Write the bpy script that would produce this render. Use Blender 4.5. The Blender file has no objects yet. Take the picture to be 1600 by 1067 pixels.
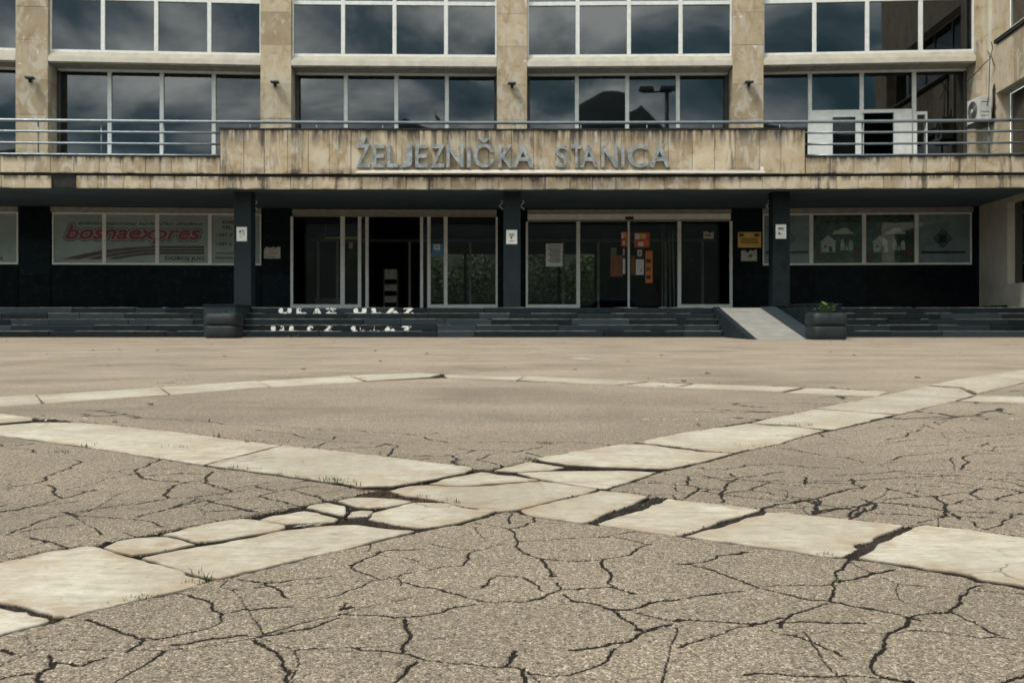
import bpy, bmesh, math, random
import numpy as np
from mathutils import Vector
R = math.radians
random.seed(7); RNG = np.random.default_rng(11)
scene = bpy.context.scene
COL = scene.collection

# ------------------------------------------------------------------ camera
F, HZ, CH = 1540.0, 500.0, 0.46          # focal length in photo pixels, horizon row, eye height
cam_d = bpy.data.cameras.new('camera'); cam = bpy.data.objects.new('camera', cam_d); COL.objects.link(cam)
cam.location = (0, 0, CH); cam.rotation_euler = (R(90), 0, 0)
cam_d.sensor_width = 36; cam_d.lens = F * 36 / 1600
cam_d.shift_y = -(533.5 - HZ) / 1600
cam_d.clip_start = 0.05; cam_d.clip_end = 4000
cam_d.dof.use_dof = True; cam_d.dof.focus_distance = 2.2; cam_d.dof.aperture_fstop = 14
scene.camera = cam

# ------------------------------------------------------------------ world and sun
SUN_EL, SUN_AZ = R(58), R(232)            # azimuth from +Y clockwise: behind the camera, to the left
sdir = Vector((math.sin(SUN_AZ) * math.cos(SUN_EL), math.cos(SUN_AZ) * math.cos(SUN_EL), math.sin(SUN_EL)))
world = bpy.data.worlds.new('World'); scene.world = world; world.use_nodes = True
sun_d = bpy.data.lights.new('sun', 'SUN'); sun_d.energy = 2.3; sun_d.angle = R(12); sun_d.color = (1.0, 0.945, 0.87)
sun = bpy.data.objects.new('sun', sun_d); COL.objects.link(sun); sun.location = (-20, -20, 40)
sun.rotation_euler = (-sdir).to_track_quat('-Z', 'Y').to_euler()
vs = scene.view_settings
vs.view_transform = 'Standard'; vs.look = 'None'; vs.exposure = 0.47; vs.gamma = 1.0; vs.use_curve_mapping = False

class NT:
    """small helper round a node tree"""
    def __init__(s, tree): s.t = tree; s.t.nodes.clear()
    def n(s, typ, ins=None, **props):
        nd = s.t.nodes.new(typ)
        for k, v in props.items(): setattr(nd, k, v)
        for k, v in (ins or {}).items():
            sk = nd.inputs[k]
            if isinstance(v, bpy.types.NodeSocket): s.t.links.new(v, sk)
            elif isinstance(v, bpy.types.Node): s.t.links.new(v.outputs[0], sk)
            else: sk.default_value = v
        return nd
    def math(s, op, a, b=0.0, c=None):
        ins = {0: a, 1: b}
        if c is not None: ins[2] = c
        return s.n('ShaderNodeMath', ins, operation=op).outputs[0]
    def ramp(s, fac, stops, interp='LINEAR'):
        nd = s.n('ShaderNodeValToRGB', {0: fac}); cr = nd.color_ramp; cr.interpolation = interp
        while len(cr.elements) > 1: cr.elements.remove(cr.elements[-1])
        cr.elements[0].position = stops[0][0]; cr.elements[0].color = col4(stops[0][1])
        for p, c in stops[1:]:
            e = cr.elements.new(p); e.color = col4(c)
        return nd.outputs[0]
    def mix(s, fac, a, b, blend='MIX'):
        nd = s.n('ShaderNodeMix', data_type='RGBA', blend_type=blend, clamp_factor=True)
        for idx, v in ((0, fac), (6, a), (7, b)):
            if isinstance(v, bpy.types.NodeSocket): s.t.links.new(v, nd.inputs[idx])
            else: nd.inputs[idx].default_value = col4(v) if idx else v
        return nd.outputs[2]
    def noise(s, vec, scale, detail=4, rough=0.55, dist=0.0):
        return s.n('ShaderNodeTexNoise', {'Vector': vec, 'Scale': scale, 'Detail': detail, 'Roughness': rough, 'Distortion': dist}).outputs[0]
    def scale(s, vec, xyz):
        return s.n('ShaderNodeMapping', {'Vector': vec, 'Scale': xyz}).outputs[0]
def col4(c):
    if isinstance(c, (int, float)): return (c, c, c, 1)
    return tuple(c) if len(c) == 4 else (*c, 1)

def build_world():
    w = NT(world.node_tree)
    sky = w.n('ShaderNodeTexSky', sky_type='NISHITA', sun_disc=False, sun_elevation=SUN_EL, sun_rotation=SUN_AZ)
    co = w.n('ShaderNodeTexCoord').outputs['Generated']
    sp = w.n('ShaderNodeSeparateXYZ', {0: co})
    zz = w.math('ADD', w.math('MAXIMUM', sp.outputs[2], 0.0), 0.42)
    u = w.math('DIVIDE', sp.outputs[0], zz); v = w.math('DIVIDE', sp.outputs[1], zz)
    pl = w.n('ShaderNodeCombineXYZ', {0: u, 1: v, 2: 0.35}).outputs[0]
    big = w.noise(pl, 3.0, 7, 0.56, 0.7)
    fine = w.noise(pl, 7.0, 6, 0.55, 0.3)
    m = w.math('ADD', w.math('MULTIPLY', big, 0.75), w.math('MULTIPLY', fine, 0.25))
    cloud = w.ramp(m, [(0.37, (1.3, 2.5, 2.9)), (0.45, (3.2, 4.5, 4.9)), (0.52, (8.8, 9.4, 9.1)), (0.61, (18.5, 18.0, 16.6))])
    cover = w.ramp(w.noise(pl, 0.9, 5, 0.55), [(0.30, 0.85), (0.46, 1.0)])
    c = w.mix(cover, sky.outputs[0], cloud)
    bg = w.n('ShaderNodeBackground', {'Color': c, 'Strength': 0.098})
    out = w.n('ShaderNodeOutputWorld', {'Surface': bg})
build_world()

# ------------------------------------------------------------------ materials
MATS = {}
def mat(name):
    m = bpy.data.materials.new(name); m.use_nodes = True; MATS[name] = m
    return m, NT(m.node_tree)
def finish(t, color, rough=0.6, bump=None, bstr=0.3, bdist=0.01, **kw):
    ins = {'Base Color': col4(color) if not isinstance(color, bpy.types.NodeSocket) else color, 'Roughness': rough}
    ins.update({k.replace('_', ' '): v for k, v in kw.items()})
    if bump is not None:
        ins['Normal'] = t.n('ShaderNodeBump', {'Height': bump, 'Strength': bstr, 'Distance': bdist}).outputs[0]
    p = t.n('ShaderNodeBsdfPrincipled', ins)
    t.n('ShaderNodeOutputMaterial', {'Surface': p})
    return p
def wpos(t): return t.n('ShaderNodeNewGeometry').outputs['Position']
def rnd(t): return t.n('ShaderNodeObjectInfo').outputs['Random']
def plain(name, color, rough=0.6, var=0.12, nscale=6.0, bstr=0.08, metallic=0.0, **kw):
    m, t = mat(name); p = wpos(t)
    nz = t.noise(p, nscale, 5, 0.6)
    dark = tuple(c * (1 - var * 1.6) for c in color); light = tuple(min(1, c * (1 + var)) for c in color)
    c = t.ramp(nz, [(0.3, dark), (0.7, light)])
    rr = t.ramp(t.noise(p, nscale * 3, 3), [(0.3, max(0.02, rough - 0.08)), (0.7, min(1, rough + 0.1))])
    finish(t, c, rr, bump=t.noise(p, nscale * 12, 3), bstr=bstr, bdist=0.004, Metallic=metallic, **kw)
    return m

def facade_stone(name, a, b, top_dirt, drip, patch=0.0):
    m, t = mat(name); p = wpos(t); r = rnd(t)
    gen = t.n('ShaderNodeTexCoord').outputs['Generated']
    gz = t.n('ShaderNodeSeparateXYZ', {0: gen}).outputs[2]
    base = t.mix(t.ramp(t.noise(p, 1.7, 6, 0.62, 0.4), [(0.33, 0.0), (0.66, 1.0)]), a, b)
    per = t.ramp(r, [(0.0, (0.78, 0.75, 0.70)), (0.35, (0.98, 0.96, 0.94)), (0.7, (1.08, 1.07, 1.05)), (1.0, (1.2, 1.2, 1.18))])
    base = t.mix(1.0, base, per, 'MULTIPLY')
    ochre = t.ramp(t.noise(p, 2.3, 5, 0.6, 1.0), [(0.52, 0.0), (0.68, 0.65)])
    base = t.mix(ochre, base, (a[0] * 0.78, a[1] * 0.66, a[2] * 0.50))
    pale = t.ramp(t.noise(t.scale(p, (1.0, 1.0, 0.55)), 2.9, 6, 0.65, 0.6), [(0.50, 0.0), (0.58, 0.62)])
    base = t.mix(pale, base, (0.54, 0.49, 0.41))
    # lichen and soot: running down from the top edge, and vertical drips
    dr = t.noise(t.scale(p, (5.5, 5.5, 0.55)), 1.0, 6, 0.66)
    topm = t.ramp(gz, [(0.55, 0.0), (1.0, 1.0)])
    d1 = t.math('MULTIPLY', topm, t.ramp(dr, [(0.40, 0.0), (0.55, 1.0)]))
    d2 = t.math('MULTIPLY', t.ramp(t.noise(t.scale(p, (3.2, 3.2, 0.35)), 1.0, 7, 0.7), [(0.55, 0.0), (0.67, 1.0)]), drip)
    botm = t.ramp(gz, [(0.0, 0.85), (0.16, 0.0)])
    d3 = t.math('MULTIPLY', botm, t.ramp(t.noise(p, 1.9, 6, 0.65), [(0.47, 0.0), (0.62, 1.0)]))
    dirt = t.math('MINIMUM', t.math('ADD', t.math('ADD', t.math('MULTIPLY', d1, top_dirt), d2), t.math('MULTIPLY', d3, top_dirt)), 0.93)
    base = t.mix(dirt, base, (0.035, 0.033, 0.030))
    if patch:
        chips = t.ramp(t.noise(p, 3.1, 3, 0.5, 0.3), [(0.70, 0.0), (0.72, patch)])
        base = t.mix(chips, base, (0.66, 0.62, 0.55))
    finish(t, base, 0.82, bump=t.noise(p, 38, 6, 0.7), bstr=0.35, bdist=0.006)
    return m
facade_stone('stone_panel', (0.39, 0.31, 0.205), (0.50, 0.425, 0.315), 1.0, 0.7)
facade_stone('stone_fascia', (0.37, 0.30, 0.205), (0.48, 0.415, 0.31), 1.0, 0.9)
facade_stone('stone_pillar', (0.385, 0.31, 0.21), (0.46, 0.38, 0.27), 0.12, 0.25, 0.8)

def granite(name, a, b, rough, speck=0.5, spec=0.5, vary=2.0):
    m, t = mat(name); p = wpos(t)
    c = t.mix(t.ramp(t.noise(p, 2.6, 7, 0.68), [(0.40, 0.0), (0.60, 1.0)]), a, b)
    c = t.mix(t.ramp(rnd(t), [(0, 0.0), (0.5, 0.12), (0.75, 0.3), (1.0, 0.9)]), c, tuple(x * vary for x in b))
    sp = t.ramp(t.n('ShaderNodeTexVoronoi', {'Vector': p, 'Scale': 95.0}).outputs['Color'], [(0.62, 0.0), (0.8, speck)])
    c = t.mix(sp, c, tuple(x * 2.6 for x in b))
    finish(t, c, t.ramp(t.noise(p, 5, 4), [(0.3, rough - 0.08), (0.7, rough + 0.14)]), bump=t.noise(p, 60, 4), bstr=0.12, bdist=0.003, Specular_IOR_Level=spec)
    return m
granite('granite_column', (0.0020, 0.0042, 0.0056), (0.0085, 0.0125, 0.0145), 0.6, 0.9, 0.12)
granite('granite_wall', (0.0016, 0.0048, 0.0072), (0.0032, 0.0075, 0.0105), 0.2, 0.05, 0.10)
granite('granite_step', (0.0034, 0.0064, 0.0084), (0.0088, 0.0124, 0.0145), 0.6, 0.45, 0.12, 4.2)

def asphalt():
    m, t = mat('asphalt'); p = wpos(t)
    wob = t.n('ShaderNodeVectorMath', {0: p, 1: t.n('ShaderNodeVectorMath', {0: t.n('ShaderNodeTexNoise', {'Vector': p, 'Scale': 200.0, 'Detail': 2.0}).outputs[1], 1: (0.003, 0.003, 0.003)}, operation='MULTIPLY').outputs[0]}, operation='ADD').outputs[0]
    v1 = t.n('ShaderNodeTexVoronoi', {'Vector': wob, 'Scale': 320.0, 'Randomness': 1.0})
    v2 = t.n('ShaderNodeTexVoronoi', {'Vector': wob, 'Scale': 400.0})
    edge = t.n('ShaderNodeTexVoronoi', {'Vector': wob, 'Scale': 320.0}, feature='DISTANCE_TO_EDGE')
    r1 = t.n('ShaderNodeSeparateColor', {0: v1.outputs['Color']}).outputs[0]
    r2 = t.n('ShaderNodeSeparateColor', {0: v2.outputs['Color']}).outputs[1]
    stone = t.ramp(r1, [(0.0, (0.100, 0.080, 0.060)), (0.35, (0.228, 0.185, 0.140)), (0.75, (0.320, 0.264, 0.202)), (1.0, (0.52, 0.445, 0.355))])
    fines = t.ramp(r2, [(0.0, (0.080, 0.064, 0.049)), (0.6, (0.230, 0.187, 0.142)), (1.0, (0.36, 0.30, 0.235))])
    show = t.ramp(t.noise(p, 110, 2, 0.5), [(0.36, 0.0), (0.5, 1.0)])
    c = t.mix(show, fines, stone)
    pit = t.ramp(edge.outputs['Distance'], [(0.0, 0.85), (0.11, 0.0)])
    pit = t.math('MULTIPLY', pit, t.ramp(t.noise(p, 60, 3, 0.6), [(0.40, 0.25), (0.60, 1.0)]))
    c = t.mix(pit, c, (0.055, 0.048, 0.042))
    lost = t.ramp(t.noise(p, 125, 3, 0.65), [(0.60, 0.0), (0.655, 0.9)])
    c = t.mix(lost, c, (0.05, 0.044, 0.038))
    big = t.ramp(t.noise(p, 0.9, 6, 0.6, 0.3), [(0.28, (0.74, 0.72, 0.70)), (0.5, (1.0, 0.99, 0.97)), (0.72, (1.18, 1.16, 1.12))])
    c = t.mix(1.0, c, big, 'MULTIPLY')
    bands = t.ramp(t.noise(t.scale(p, (0.05, 0.9, 1)), 1.0, 5, 0.6), [(0.35, (0.93, 0.92, 0.92)), (0.65, (1.08, 1.07, 1.05))])
    c = t.mix(1.0, c, bands, 'MULTIPLY')
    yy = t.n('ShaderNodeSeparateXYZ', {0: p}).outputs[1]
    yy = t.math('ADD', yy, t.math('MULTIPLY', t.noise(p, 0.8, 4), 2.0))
    c = t.mix(1.0, c, t.ramp(t.math('DIVIDE', yy, 20.0), [(0.20, (1.0, 1.0, 1.0)), (0.50, (1.26, 1.26, 1.27))]), 'MULTIPLY')  # grazing-light brightening put into the colour, growing with distance
    damp = t.ramp(t.noise(t.scale(p, (0.35, 0.8, 1)), 1.0, 6, 0.66, 0.8), [(0.54, 0.0), (0.68, 0.48)])
    c = t.mix(damp, c, (0.13, 0.105, 0.08))
    sand = t.ramp(t.noise(p, 0.55, 5, 0.65, 0.6), [(0.60, 0.0), (0.74, 0.5)])
    c = t.mix(sand, c, (0.36, 0.285, 0.19))
    dirt = t.n('ShaderNodeAttribute', attribute_name='dirt').outputs['Fac']
    dirt = t.ramp(t.math('ADD', dirt, t.math('MULTIPLY', t.math('SUBTRACT', t.noise(p, 210, 3, 0.6), 0.5), t.math('MULTIPLY', t.math('GREATER_THAN', dirt, 0.02), 1.3))), [(0.30, 0.0), (0.54, 1.0)])
    soilc = t.ramp(t.noise(p, 60, 5, 0.7), [(0.3, (0.007, 0.0065, 0.006)), (0.55, (0.017, 0.013, 0.010)), (0.75, (0.045, 0.028, 0.017))])
    c = t.mix(dirt, c, soilc)
    h = t.math('ADD', t.math('MULTIPLY', v1.outputs['Distance'], -1.0), t.math('MULTIPLY', t.noise(p, 320, 3, 0.6), 0.5))
    h = t.math('SUBTRACT', h, t.math('MULTIPLY', lost, 0.5))
    finish(t, c, 0.9, bump=h, bstr=0.7, bdist=0.003, Specular_IOR_Level=0.2)
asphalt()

def marble():
    m, t = mat('marble'); p = wpos(t); r = rnd(t)
    c = t.ramp(t.noise(p, 2.2, 6, 0.6, 0.4), [(0.3, (0.325, 0.28, 0.22)), (0.5, (0.41, 0.368, 0.30)), (0.7, (0.49, 0.452, 0.382))])
    c = t.mix(1.0, c, t.ramp(r, [(0, (0.86, 0.86, 0.86)), (0.5, (1, 0.99, 0.97)), (1, (1.08, 1.08, 1.07))]), 'MULTIPLY')
    st = t.noise(t.scale(p, (7.0, 34.0, 8)), 1.0, 9, 0.74, 0.9)
    c = t.mix(t.ramp(st, [(0.46, 0.0), (0.64, 0.65)]), c, (0.27, 0.235, 0.185))
    c = t.mix(t.ramp(t.noise(t.scale(p, (26.0, 90.0, 8)), 1.0, 6, 0.75, 0.4), [(0.56, 0.0), (0.66, 0.6)]), c, (0.17, 0.145, 0.115))
    c = t.mix(t.ramp(t.noise(p, 3.4, 6, 0.7, 0.8), [(0.54, 0.0), (0.70, 0.6)]), c, (0.36, 0.285, 0.19))
    c = t.mix(t.ramp(t.noise(t.scale(p, (22, 70, 20)), 1.0, 3, 0.6), [(0.68, 0.0), (0.73, 0.8)]), c, (0.10, 0.085, 0.07))
    mott = t.ramp(t.noise(p, 26, 6, 0.75), [(0.3, (0.80, 0.78, 0.74)), (0.6, (1.06, 1.06, 1.06))])
    c = t.mix(1.0, c, mott, 'MULTIPLY')
    wv = t.n('ShaderNodeVectorMath', {0: p, 1: t.n('ShaderNodeVectorMath', {0: t.n('ShaderNodeTexNoise', {'Vector': p, 'Scale': 7.0, 'Detail': 4.0}).outputs[1], 1: (0.16, 0.16, 0.0)}, operation='MULTIPLY').outputs[0]}, operation='ADD').outputs[0]
    hl = t.n('ShaderNodeTexVoronoi', {'Vector': wv, 'Scale': 1.9}, feature='DISTANCE_TO_EDGE').outputs['Distance']
    hair = t.math('MULTIPLY', t.ramp(hl, [(0.0, 0.9), (0.006, 0.0)]), t.ramp(t.noise(p, 2.7, 3), [(0.50, 0.0), (0.58, 1.0)]))
    c = t.mix(hair, c, (0.07, 0.055, 0.042))
    e = t.n('ShaderNodeAttribute', attribute_name='edge').outputs['Fac']
    en = t.math('MULTIPLY', e, t.ramp(t.noise(p, 9, 5, 0.7), [(0.40, 0.0), (0.62, 0.75)]))
    c = t.mix(en, c, (0.25, 0.165, 0.095))
    sd_ = t.n('ShaderNodeAttribute', attribute_name='side').outputs['Fac']
    c = t.mix(sd_, c, t.ramp(t.noise(p, 50, 5, 0.7), [(0.3, (0.012, 0.010, 0.009)), (0.7, (0.05, 0.038, 0.026))]))
    hgt = t.math('ADD', t.noise(p, 90, 5, 0.7), t.math('MULTIPLY', st, 0.7))
    finish(t, c, 0.72, bump=hgt, bstr=0.3, bdist=0.004, Specular_IOR_Level=0.3)
marble()

def glass(name, tint, ior=1.5):
    m, t = mat(name); p = wpos(t)
    fr = t.n('ShaderNodeFresnel', {'IOR': ior}).outputs[0]
    tr = t.n('ShaderNodeBsdfTransparent', {'Color': col4(tint)})
    bmp = t.n('ShaderNodeBump', {'Height': t.noise(p, 0.8, 2), 'Strength': 0.02, 'Distance': 0.02}).outputs[0]
    gl = t.n('ShaderNodeBsdfGlossy', {'Color': (0.95, 0.97, 1.0, 1), 'Roughness': 0.015, 'Normal': bmp})
    mx = t.n('ShaderNodeMixShader', {0: fr, 1: tr, 2: gl})
    t.n('ShaderNodeOutputMaterial', {'Surface': mx})
glass('glass_upper', (0.20, 0.34, 0.40), 1.78)
glass('glass_door', (0.90, 0.94, 0.94), 1.5)
glass('glass_dark', (0.25, 0.29, 0.31), 1.5)

plain('frame_white', (0.74, 0.75, 0.73), 0.45, 0.08)
plain('granite_worn', (0.20, 0.205, 0.19), 0.8, 0.5, 4.0)
plain('frame_grey', (0.26, 0.25, 0.22), 0.45, 0.15, metallic=0.25)
plain('frame_dark', (0.05, 0.055, 0.06), 0.5, 0.15)
plain('ledge_paint', (0.58, 0.545, 0.46), 0.6, 0.10, 3.0)
plain('soffit_panel', (0.36, 0.315, 0.24), 0.75, 0.2, 4.0)
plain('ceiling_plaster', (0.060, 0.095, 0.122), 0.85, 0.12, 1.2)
plain('plaster_wing', (0.44, 0.41, 0.34), 0.85, 0.12, 1.6)
plain('concrete', (0.25, 0.24, 0.215), 0.85, 0.14, 3.0, 0.2)
plain('concrete_dark', (0.035, 0.035, 0.036), 0.9, 0.3, 3.0, 0.2)
plain('soot_shade', (0.018, 0.018, 0.018), 0.9, 0.4, 7.0, 0.3)  # dark stain colour, used for painted shade as well
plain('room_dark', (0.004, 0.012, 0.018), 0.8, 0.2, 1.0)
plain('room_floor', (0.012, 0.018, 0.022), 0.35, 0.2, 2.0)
plain('rail_steel', (0.20, 0.235, 0.255), 0.35, 0.15, 5.0, 0.05, metallic=0.45)
plain('letter_metal', (0.37, 0.395, 0.405), 0.36, 0.38, 5.0, 0.25, metallic=0.65)
plain('planter_rubber', (0.0055, 0.0105, 0.014), 0.62, 0.3, 5.0, 0.3)
plain('soil', (0.03, 0.022, 0.015), 0.95, 0.4, 20, 0.6)
plain('paper', (0.66, 0.66, 0.64), 0.7, 0.06, 9.0)
plain('paper_old', (0.45, 0.43, 0.38), 0.7, 0.25, 12.0)
plain('ink', (0.03, 0.03, 0.035), 0.7, 0.1)
plain('ink_grey', (0.16, 0.16, 0.165), 0.7, 0.1)
plain('brass_plate', (0.66, 0.42, 0.08), 0.5, 0.12, 7.0)
plain('film_white', (0.48, 0.485, 0.465), 0.3, 0.14, 1.1, 0.02, Specular_IOR_Level=0.6)
plain('film_grey', (0.27, 0.31, 0.34), 0.3, 0.08, 1.1, 0.02, Specular_IOR_Level=0.6)
plain('film_green', (0.045, 0.085, 0.06), 0.25, 0.6, 1.6, 0.02, Specular_IOR_Level=0.6)
plain('print_red', (0.42, 0.02, 0.03), 0.45, 0.15)
plain('print_dark', (0.012, 0.018, 0.028), 0.45, 0.1)
plain('print_pale', (0.62, 0.62, 0.56), 0.45, 0.2, 5)
plain('print_rust', (0.13, 0.045, 0.04), 0.45, 0.3, 5)
plain('poster_red', (0.60, 0.09, 0.05), 0.5, 0.25, 9)
plain('poster_orange', (0.62, 0.16, 0.035), 0.5, 0.15, 9)
plain('poster_blue', (0.05, 0.20, 0.30), 0.5, 0.15, 9)
plain('yellow_paint', (0.62, 0.50, 0.10), 0.5, 0.1)
plain('ac_white', (0.55, 0.55, 0.51), 0.5, 0.08)
plain('black_plastic', (0.012, 0.013, 0.014), 0.45, 0.1)
plain('feather', (0.010, 0.011, 0.013), 0.6, 0.3, 30)
plain('leaf_green', (0.06, 0.13, 0.025), 0.5, 0.35, 30)
plain('grass_blade', (0.055, 0.085, 0.022), 0.55, 0.5, 25)
plain('dry_leaf', (0.26, 0.10, 0.04), 0.7, 0.3, 30)
plain('moss_clump', (0.020, 0.013, 0.009), 0.95, 0.85, 7)
plain('moss_rust', (0.085, 0.040, 0.018), 0.95, 0.6, 18)
plain('gravel', (0.28, 0.25, 0.21), 0.9, 0.4, 40)
plain('bark', (0.07, 0.055, 0.04), 0.9, 0.3, 8, 0.4)
plain('tree_leaf', (0.10, 0.15, 0.035), 0.55, 0.45, 1.5)
plain('hedge_leaf', (0.11, 0.15, 0.035), 0.55, 0.6, 1.2)
plain('backing_dark', (0.05, 0.055, 0.04), 0.9, 0.4, 0.8)
plain('block_render', (0.34, 0.33, 0.31), 0.8, 0.12, 0.4)
plain('paint_mark', (0.42, 0.38, 0.32), 0.8, 0.3, 5)
plain('hill_green', (0.018, 0.026, 0.022), 0.95, 0.4, 0.02)
plain('van_blue', (0.015, 0.04, 0.16), 0.25, 0.05)
plain('car_silver', (0.55, 0.56, 0.56), 0.3, 0.05, metallic=0.3)
plain('tyre', (0.018, 0.018, 0.018), 0.85, 0.2, 20)
plain('lamp_glass', (0.6, 0.6, 0.58), 0.2, 0.05)
plain('tube_white', (0.78, 0.76, 0.70), 0.4, 0.05)
plain('steel_mast', (0.12, 0.13, 0.13), 0.5, 0.15, metallic=0.3)

def worn_paint(name, lo):
    m, t = mat(name); p = wpos(t)
    k = t.ramp(t.noise(p, 9, 4, 0.6), [(lo, 0.0), (lo + 0.03, 1.0)])
    b = t.n('ShaderNodeBsdfPrincipled', {'Base Color': (0.75, 0.73, 0.70, 1), 'Roughness': 0.7})
    tr = t.n('ShaderNodeBsdfTransparent')
    t.n('ShaderNodeOutputMaterial', {'Surface': t.n('ShaderNodeMixShader', {0: k, 1: tr, 2: b})})
worn_paint('worn_paint', 0.40); worn_paint('worn_paint_thin', 0.475)

# ------------------------------------------------------------------ mesh helpers
WL = {}
LAST = [None]
def wloc(o): return WL.get(o.name, Vector((0, 0, 0))) if o else Vector((0, 0, 0))
def tag(o, label=None, category=None, group=None, kind=None):
    if label: o['label'] = label
    if category: o['category'] = category
    if group: o['group'] = group
    if kind: o['kind'] = kind
    return o
def link_obj(name, me, mt, parent, center):
    o = bpy.data.objects.new(name, me); COL.objects.link(o)
    if mt and not me.materials: me.materials.append(MATS[mt])
    WL[o.name] = Vector(center)
    if parent: o.parent = parent
    o.location = Vector(center) - wloc(parent)
    return o
def thing(name, loc, label, category, group=None):
    o = bpy.data.objects.new(name, None); COL.objects.link(o); o.location = loc; o.empty_display_size = 0.3
    WL[o.name] = Vector(loc)
    return tag(o, label, category, group)

class MB:
    """collects geometry; tf maps (u, w, z) to world"""
    def __init__(s, tf=None): s.v = []; s.f = []; s.tf = tf
    def add(s, vs_, fs):
        b = len(s.v); s.v += [tuple(s.tf(*p)) if s.tf else tuple(p) for p in vs_]
        s.f += [tuple(i + b for i in f) for f in fs]; return s
    def box(s, x0, x1, y0, y1, z0, z1):
        return s.add([(x0, y0, z0), (x1, y0, z0), (x1, y1, z0), (x0, y1, z0), (x0, y0, z1), (x1, y0, z1), (x1, y1, z1), (x0, y1, z1)],
                     [(0, 3, 2, 1), (4, 5, 6, 7), (0, 1, 5, 4), (1, 2, 6, 5), (2, 3, 7, 6), (3, 0, 4, 7)])
    def cbox(s, x0, x1, y0, y1, z0, z1, c, jit=0.0):
        """box whose face at y0 (the front) has chamfered edges"""
        j = lambda: random.uniform(-jit, jit)
        v = [(x0, y1, z0), (x1, y1, z0), (x1, y1, z1), (x0, y1, z1),
             (x0, y0 + c, z0), (x1, y0 + c, z0), (x1, y0 + c, z1), (x0, y0 + c, z1),
             (x0 + c + j(), y0, z0 + c + j()), (x1 - c + j(), y0, z0 + c + j()), (x1 - c + j(), y0, z1 - c + j()), (x0 + c + j(), y0, z1 - c + j())]
        return s.add(v, [(0, 1, 2, 3), (0, 4, 5, 1), (1, 5, 6, 2), (2, 6, 7, 3), (3, 7, 4, 0),
                         (4, 8, 9, 5), (5, 9, 10, 6), (6, 10, 11, 7), (7, 11, 8, 4), (8, 11, 10, 9)])
    def prism(s, pts, axis, a0, a1):
        """polygon pts in the two other axes, swept along axis from a0 to a1"""
        n = len(pts)
        def P(p, a): return {'x': (a, p[0], p[1]), 'y': (p[0], a, p[1]), 'z': (p[0], p[1], a)}[axis]
        v = [P(p, a0) for p in pts] + [P(p, a1) for p in pts]
        return s.add(v, [tuple(range(n))[::-1], tuple(range(n, 2 * n))] + [(i, (i + 1) % n, (i + 1) % n + n, i + n) for i in range(n)])
    def tube(s, pts, rad, n=8, cap=True):
        rads = rad if isinstance(rad, (list, tuple)) else [rad] * len(pts)
        P = [Vector(p) for p in pts]; rings = []; up0 = None
        for i, p in enumerate(P):
            d = (P[min(i + 1, len(P) - 1)] - P[max(i - 1, 0)]).normalized()
            up = Vector((0, 0, 1)) if abs(d.z) < 0.95 else Vector((1, 0, 0))
            a = d.cross(up).normalized(); b = a.cross(d).normalized()
            rings.append([tuple(p + (a * math.cos(2 * math.pi * k / n) + b * math.sin(2 * math.pi * k / n)) * rads[i]) for k in range(n)])
        v = [q for r_ in rings for q in r_]; f = []
        for i in range(len(P) - 1):
            f += [(i * n + k, i * n + (k + 1) % n, (i + 1) * n + (k + 1) % n, (i + 1) * n + k) for k in range(n)]
        if cap: f += [tuple(range(n))[::-1], tuple(range((len(P) - 1) * n, len(P) * n))]
        return s.add(v, f)
    def lathe(s, prof, cx, cy, n=24, power=2.0, cap=True):
        v = []; f = []
        for (r_, z) in prof:
            for k in range(n):
                a = 2 * math.pi * k / n; c, sn = math.cos(a), math.sin(a)
                q = (abs(c) ** power + abs(sn) ** power) ** (-1.0 / power)
                v.append((cx + r_ * q * c, cy + r_ * q * sn, z))
        for i in range(len(prof) - 1):
            f += [(i * n + k, i * n + (k + 1) % n, (i + 1) * n + (k + 1) % n, (i + 1) * n + k) for k in range(n)]
        if cap: f += [tuple(range(n))[::-1], tuple(range((len(prof) - 1) * n, len(prof) * n))]
        return s.add(v, f)
    def build(s, name, mt, parent=None, smooth=False, bevel=0.0):
        a = np.array(s.v); lo, hi = a.min(0), a.max(0)
        c = ((lo[0] + hi[0]) / 2, (lo[1] + hi[1]) / 2, lo[2])
        me = bpy.data.meshes.new(name); me.from_pydata((a - np.array(c)).tolist(), [], s.f)
        if bevel:
            bm = bmesh.new(); bm.from_mesh(me)
            bmesh.ops.bevel(bm, geom=list(bm.edges), offset=bevel, segments=2, profile=0.6, affect='EDGES', clamp_overlap=True)
            bm.to_mesh(me); bm.free()
        if smooth:
            me.polygons.foreach_set('use_smooth', [True] * len(me.polygons))
        me.update()
        LAST[0] = link_obj(name, me, mt, parent, c)
        return LAST[0]

def ground_px(x, y):
    """photo pixel on the ground plane -> world X, Y (true ground positions of what the photo shows)"""
    d = F * CH / (y - HZ); return ((x - 800) * d / F, d)
def at(x, y, d): return Vector(((x - 800) * d / F, d, CH + (HZ - y) * d / F))

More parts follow.
